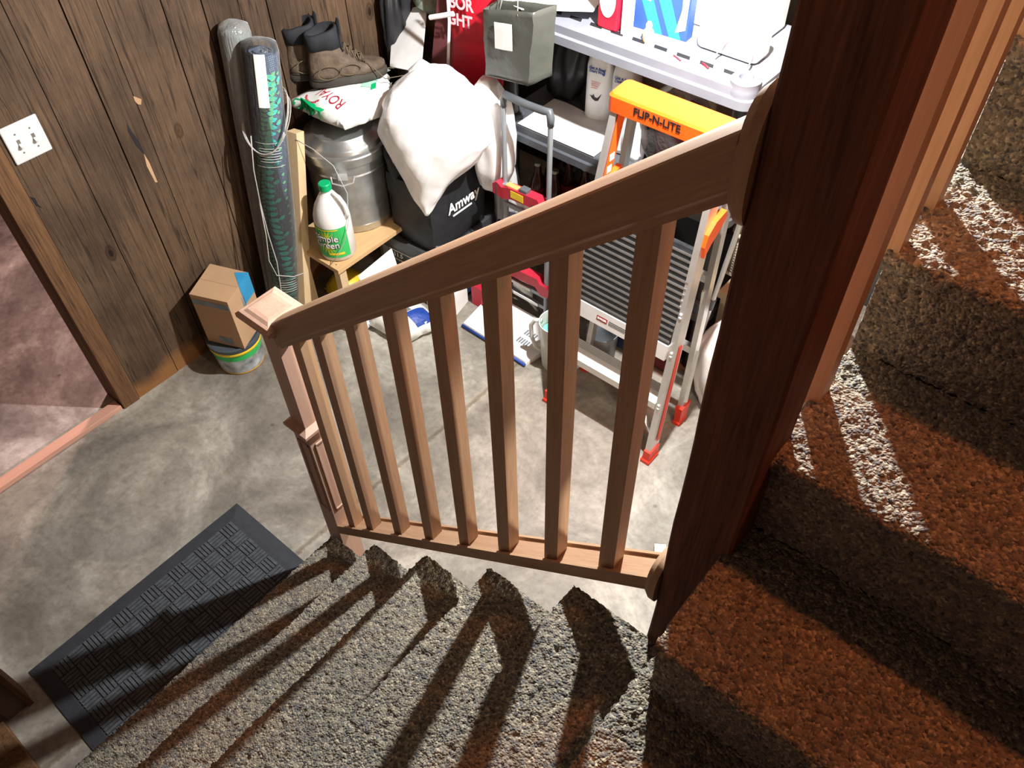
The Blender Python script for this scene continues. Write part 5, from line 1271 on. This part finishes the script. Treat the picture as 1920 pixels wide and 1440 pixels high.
for z in (.975, .935, .895):
    mb = MB(); mb.box(xl(z) + .0128, xl(z) + .0138, fy(z) - .012, fy(z) + .012, z - .012, z + .012); obj('white_icon', mb, M['white_mt'], ld)
# orange hooks where the platform latches
def hook(x, k=1.0):
    mb = MB(); y = fy(.86)
    pts = [(y - .02, .80), (y - .028, .845), (y - .018, .885), (y + .02, .915), (y + .075, .925), (y + .085, .90), (y + .05, .862), (y + .01, .835)]
    mb.prism([(x, a, b) for a, b in pts], 0, (.020 * k, 0, 0)); obj('orange_latch', mb, M['lad_or'], ld)
hook(xr(.86) + .004); hook(xl(.86) + .006)

# ------------------------------------------------------------------ small things on the floor
mb = MB(); mb.box(-.025, .02, -.012, .014, 0, .022, mt=Matrix.Translation((-.560, 1.345, 0)) @ Matrix.Rotation(math.radians(-55), 4, 'Z') @ Matrix.Diagonal((1.3, 1.5, 1, 1)), bev=.001)
o = obj('wood_offcut', mb, M['cutting']); tag(o, 'small pale offcut of wood on the floor beside the dark post', 'offcut')
# white dustpan-like tray with blue lip
ty = empty('plastic_tray', (-1.64, 1.83, 0), 'white slotted plastic tray with blue front edge lying on the floor', 'tray')
mb = MB(); tr = [(-1.795, 1.735), (-1.448, 1.725), (-1.420, 1.86), (-1.53, 1.955), (-1.74, 1.955), (-1.815, 1.88)]
cx_, cy_ = -1.62, 1.84
def sc_(pts, f, z): return [(cx_ + (x - cx_) * f, cy_ + (y - cy_) * f, z) for x, y in pts]
mb.loft([sc_(tr, 1.0, 0), sc_(tr, 1.0, .020), sc_(tr, .985, .024), sc_(tr, .93, .018), sc_(tr, .6, .015)]); obj('tray_body', mb, M['white_pl'], ty, smooth=True, angle=40)
mb = MB(); mb.tube([(-1.797, 1.732, .010), (-1.62, 1.729, .010), (-1.447, 1.721, .010)], .006, 8); obj('blue_lip', mb, M['blue'], ty, smooth=True)
mb = MB()
for x0_ in (-1.72, -1.56):
    for k in range(5):
        for y in (1.80, 1.85):
            mb.box(x0_ + k * .012, x0_ + .006 + k * .012, y, y + .028, .0165, .0185)
obj('vent_slot', mb, M['grey_patch'], ty)
# pitcher
px_, py_ = -1.365, 1.815
pt = empty('plastic_pitcher', (px_, py_, 0), 'translucent white plastic pitcher with mint liquid beside the white tray', 'pitcher')
mb = MB(); mb.lathe([(.052, 0), (.056, .004), (.066, .20), (.069, .235), (.066, .235), (.062, .20), (.053, .008), (.0001, .008)], (px_, py_, 0), 36); obj('jug_body', mb, M['cream_pl'], pt, smooth=True, angle=50)
a = math.radians(-165); dx, dy = math.cos(a), math.sin(a)
mb = MB(); mb.tube([(px_ + dx * r, py_ + dy * r, z) for r, z in ((.062, .215), (.092, .205), (.108, .17), (.106, .11), (.088, .06), (.056, .045))], .0085, 10); obj('handle', mb, M['cream_pl'], pt, smooth=True)
mb = MB(); mb.lathe([(.0001, .12), (.0565, .12), (.0001, .1201)], (px_, py_, .06), 30); obj('mint_liquid', mb, M['teal_liquid'], pt)
mb = MB(); mb.lathe([(.052, 0), (.056, .004), (.064, .15), (.061, .15), (.053, .008), (.0001, .008)], (-1.245, 1.955, 0), 32); o = obj('plastic_cup', mb, M['cart_grey'], smooth=True, angle=50); tag(o, 'grey open plastic cup on the floor behind the ladder step', 'cup')
# white carton with picture, red box
wc = empty('white_carton', (-1.96, 1.80, 0), 'upright white carton with a small picture on the floor left of the cart', 'box')
rot = Matrix.Translation((-1.945, 1.80, 0)) @ Matrix.Rotation(math.radians(12), 4, 'Z')
mb = MB(); mb.box(-.075, .075, -.05, .05, 0, .118, mt=rot, bev=.004); obj('carton_body', mb, M['white_mt'], wc)
mb = MB(); mb.prism([rot @ Vector(p) for p in ((.0, -.0515, .06), (.055, -.0515, .085), (.06, -.0515, .112), (.0, -.0515, .11))], 0, rot.to_3x3() @ Vector((0, .001, 0))); obj('picture', mb, M['grey_print'], wc)
o = MB().box(-1.862, -1.80, 1.865, 1.93, 0, .11, bev=.003); o = obj('red_carton', o, M['cart_red']); tag(o, 'small dark red box between white carton and hand cart', 'box')
# salt bags
s1 = empty('salt_bag', (-1.98, 1.60, 0), 'white plastic salt bag with blue corner lying on the floor', 'bag')
mb = MB(); pillow(mb, [(-2.09, 1.475), (-1.90, 1.475), (-1.845, 1.66), (-2.06, 1.70)], 0.001, .105, seed=21, amp=.008); so = obj('bag_body', mb, M['sack_white'], s1, smooth=True)
mb = MB(); mb.grid(lambda s, t: (-1.955 + .07 * s + .02 * t, 1.565 + .085 * t, 1), 6, 6); o = obj('blue_corner', mb, M['blue'], s1); project_to(so, s1, o)
mb = MB(); mb.grid(lambda s, t: (-2.01 + .045 * s + .015 * t, 1.545 + .055 * t, 1), 5, 5); o = obj('grey_print', mb, M['grey_patch'], s1); project_to(so, s1, o)
s2 = empty('plastic_bag', (-2.12, 1.52, 0), 'small clear and white plastic bag beside the bench leg', 'bag')
mb = MB(); pillow(mb, [(-2.19, 1.42), (-2.085, 1.415), (-2.09, 1.50), (-2.19, 1.52)], 0.001, .06, seed=25, amp=.008); obj('bag_body', mb, M['sack_white'], s2, smooth=True)
fl = slab('card_sheet', [(-2.185, 1.54, .20), (-2.075, 1.50, .13), (-2.055, 1.66, .16), (-2.165, 1.72, .24)], .004, M['white_mt']); tag(fl, 'white card panel propped between bench and black box', 'panel')
mb = MB(); pillow(mb, [(-2.40, 1.50), (-2.24, 1.50), (-2.24, 1.66), (-2.40, 1.66)], 0.001, .12, seed=31, amp=.012); o = obj('yellow_bag', mb, M['yellow'], smooth=True); tag(o, 'yellow bag stowed under the low bench', 'bag')
# grey suede shoes by the cart
def shoe_pair(x, y, rz_, label):
    b = empty('suede_shoe', (x, y, 0), label, 'shoe', rz=rz_); W = _mw[b.name]
    def rg(xc, z, lx, wy, sq=2.3, n=20): return [W @ Vector((xc + math.copysign(abs(math.cos(a)) ** (2 / sq), math.cos(a)) * lx, math.copysign(abs(math.sin(a)) ** (2 / sq), math.sin(a)) * wy, z)) for a in [2 * PI * k / n for k in range(n)]]
    mb = MB(); mb.loft([rg(0, 0, .13, .045), rg(0, .022, .132, .047)]); obj('sole', mb, M['cart_grey'], b, smooth=True, angle=40)
    mb = MB(); mb.loft([rg(0, .022, .128, .045), rg(-.004, .045, .122, .043), rg(-.03, .065, .09, .037), rg(-.06, .085, .060, .034), rg(-.06, .086, .052, .027), rg(-.055, .05, .05, .024)]); obj('upper', mb, M['shoe'], b, smooth=True)
shoe_pair(-1.545, 2.035, math.radians(-20), 'grey suede shoe on the floor behind the white tray')
shoe_pair(-1.40, 1.945, math.radians(-35), 'dark shoe beside the plastic pitcher under the cart')
# big navy and red items under the shelf
mb = MB(); mb.box(-1.34, -1.07, 2.03, 2.30, 0, .275, bev=.03); o = obj('navy_bag', mb, M['navy'], smooth=True, angle=40); tag(o, 'navy fabric bag on the floor under the shelf behind the ladder', 'bag')
mb = MB(); mb.box(-1.06, -.985, 2.04, 2.30, 0, .27, bev=.02); o = obj('red_bag', mb, M['dk_red'], smooth=True, angle=40); tag(o, 'dark red fabric bag under the shelf beside the navy bag', 'bag')
# right side: chrome pole, laundry basket, tilted board, white bag
po = empty('extension_pole', (-.87, 1.98, 0), 'slim chrome pole with white end cap leaning behind the ladder', 'pole')
a, b = Vector((-.905, 2.045, .04)), Vector((-.800, 1.985, .905))
mb = MB(); mb.tube([a, b], .0085, 14); obj('tube', mb, M['alu'], po, smooth=True, angle=50)
mb = MB(); d = (b - a).normalized(); mb.tube([b - d * .01, b + d * .035], .0125, 14); obj('end_cap', mb, M['white_pl'], po, smooth=True, angle=50)
mb = MB(); mb.tube([a + d * .42, a + d * .47], .0115, 14); obj('locking_collar', mb, M['cart_dk'], po, smooth=True, angle=50)
# woven basket with a grid of holes
lb = empty('woven_basket', (-.80, 2.34, .44), 'brown woven plastic basket on the board behind the pole', 'basket')
mb = MB(); W_, D_, Hb = .13, .10, .18; cxb, cyb = -.80, 2.32
for k in range(14):
    z = .45 + k * .012
    mb.tube([(cxb + W_ * math.copysign(abs(math.cos(a)) ** .5, math.cos(a)), cyb + D_ * math.copysign(abs(math.sin(a)) ** .5, math.sin(a)), z) for a in [2 * PI * i / 32 for i in range(33)]], .0038, 5)
for i in range(48):
    a = 2 * PI * i / 48; x, y = cxb + W_ * math.copysign(abs(math.cos(a)) ** .5, math.cos(a)), cyb + D_ * math.copysign(abs(math.sin(a)) ** .5, math.sin(a))
    mb.tube([(x, y, .445), (x, y, .615)], .0036, 5)
obj('woven_wall', mb, M['basket'], lb, smooth=True)
mb = MB(); mb.box(cxb - W_ + .004, cxb + W_ - .004, cyb - D_ + .004, cyb + D_ - .004, .441, .45); obj('base', mb, M['basket'], lb)
mb = MB(); mb.tube([(cxb + (W_ + .003) * math.copysign(abs(math.cos(a)) ** .5, math.cos(a)), cyb + (D_ + .003) * math.copysign(abs(math.sin(a)) ** .5, math.sin(a)), .62) for a in [2 * PI * i / 32 for i in range(33)]], .008, 8); obj('rim', mb, M['basket'], lb, smooth=True)
mb = MB(); mb.box(-.885, -.55, 2.13, 2.50, .41, .44); mb.box(-.88, -.85, 2.15, 2.5, 0, .41); mb.box(-.64, -.61, 2.15, 2.5, 0, .41); o = obj('small_table', mb, M['kraft']); tag(o, 'low brown side table under the woven basket', 'table')
sb = bag_loft('plastic_bag', [(-.775, 2.03, .002, .055, .05, 0), (-.78, 2.03, .08, .075, .075, 0), (-.785, 2.03, .18, .085, .08, 0), (-.79, 2.03, .30, .075, .07, 0), (-.79, 2.04, .38, .04, .04, 0), (-.785, 2.045, .42, .02, .02, 0)], M['white_bag'], seed=41, amp=.012, crease=.6)
tag(sb, 'upright white plastic bag on the floor right of the ladder', 'bag')

# ------------------------------------------------------------------ lamps
def lamp(name, loc, e, col, r, kind='POINT'):
    l = bpy.data.lights.new(name, kind); l.energy = e; l.color = col
    if kind == 'POINT': l.shadow_soft_size = r
    o = bpy.data.objects.new(name, l); COL.objects.link(o); o.location = loc; return o
lamp('workshop_bulb', (-.88, 1.76, 2.05), 185, (1.0, .985, .965), .022)
lamp('upstairs_lamp', (.45, 1.7, 4.6), 120, (1.0, .25, .075), .12)
lamp('hall_lamp', (.55, -1.3, 3.9), 18, (1.0, .62, .36), .10)
lamp('far_room_bulb', (-3.15, 1.30, 2.15), 85, (1.0, .72, .66), .05)
lamp('understair_fill', (.32, .98, 1.05), 24, (1.0, .88, .72), .05)  # added fill, no bulb there; brightens the right-hand faces of the lower balusters
# fixture holding the bulb
lf_ = empty('ceiling_lamp', (-.88, 1.76, 2.45), 'bare bulb holder fixed to the workshop ceiling', 'lamp')
mb = MB(); mb.lathe([(.055, 0), (.055, -.02), (.03, -.04), (.024, -.30), (.0001, -.30)], (-.88, 1.76, 2.45), 24); obj('holder', mb, M['white_pl'], lf_, smooth=True, angle=40)

w = bpy.data.worlds.new('w'); S.world = w; w.use_nodes = True
bg = w.node_tree.nodes['Background']; bg.inputs[0].default_value = (.55, .42, .34, 1); bg.inputs[1].default_value = .03
S.view_settings.view_transform = 'Standard'; S.view_settings.look = 'None'; S.view_settings.gamma = 1.0; S.view_settings.use_curve_mapping = False
S.view_settings.exposure = 0.6
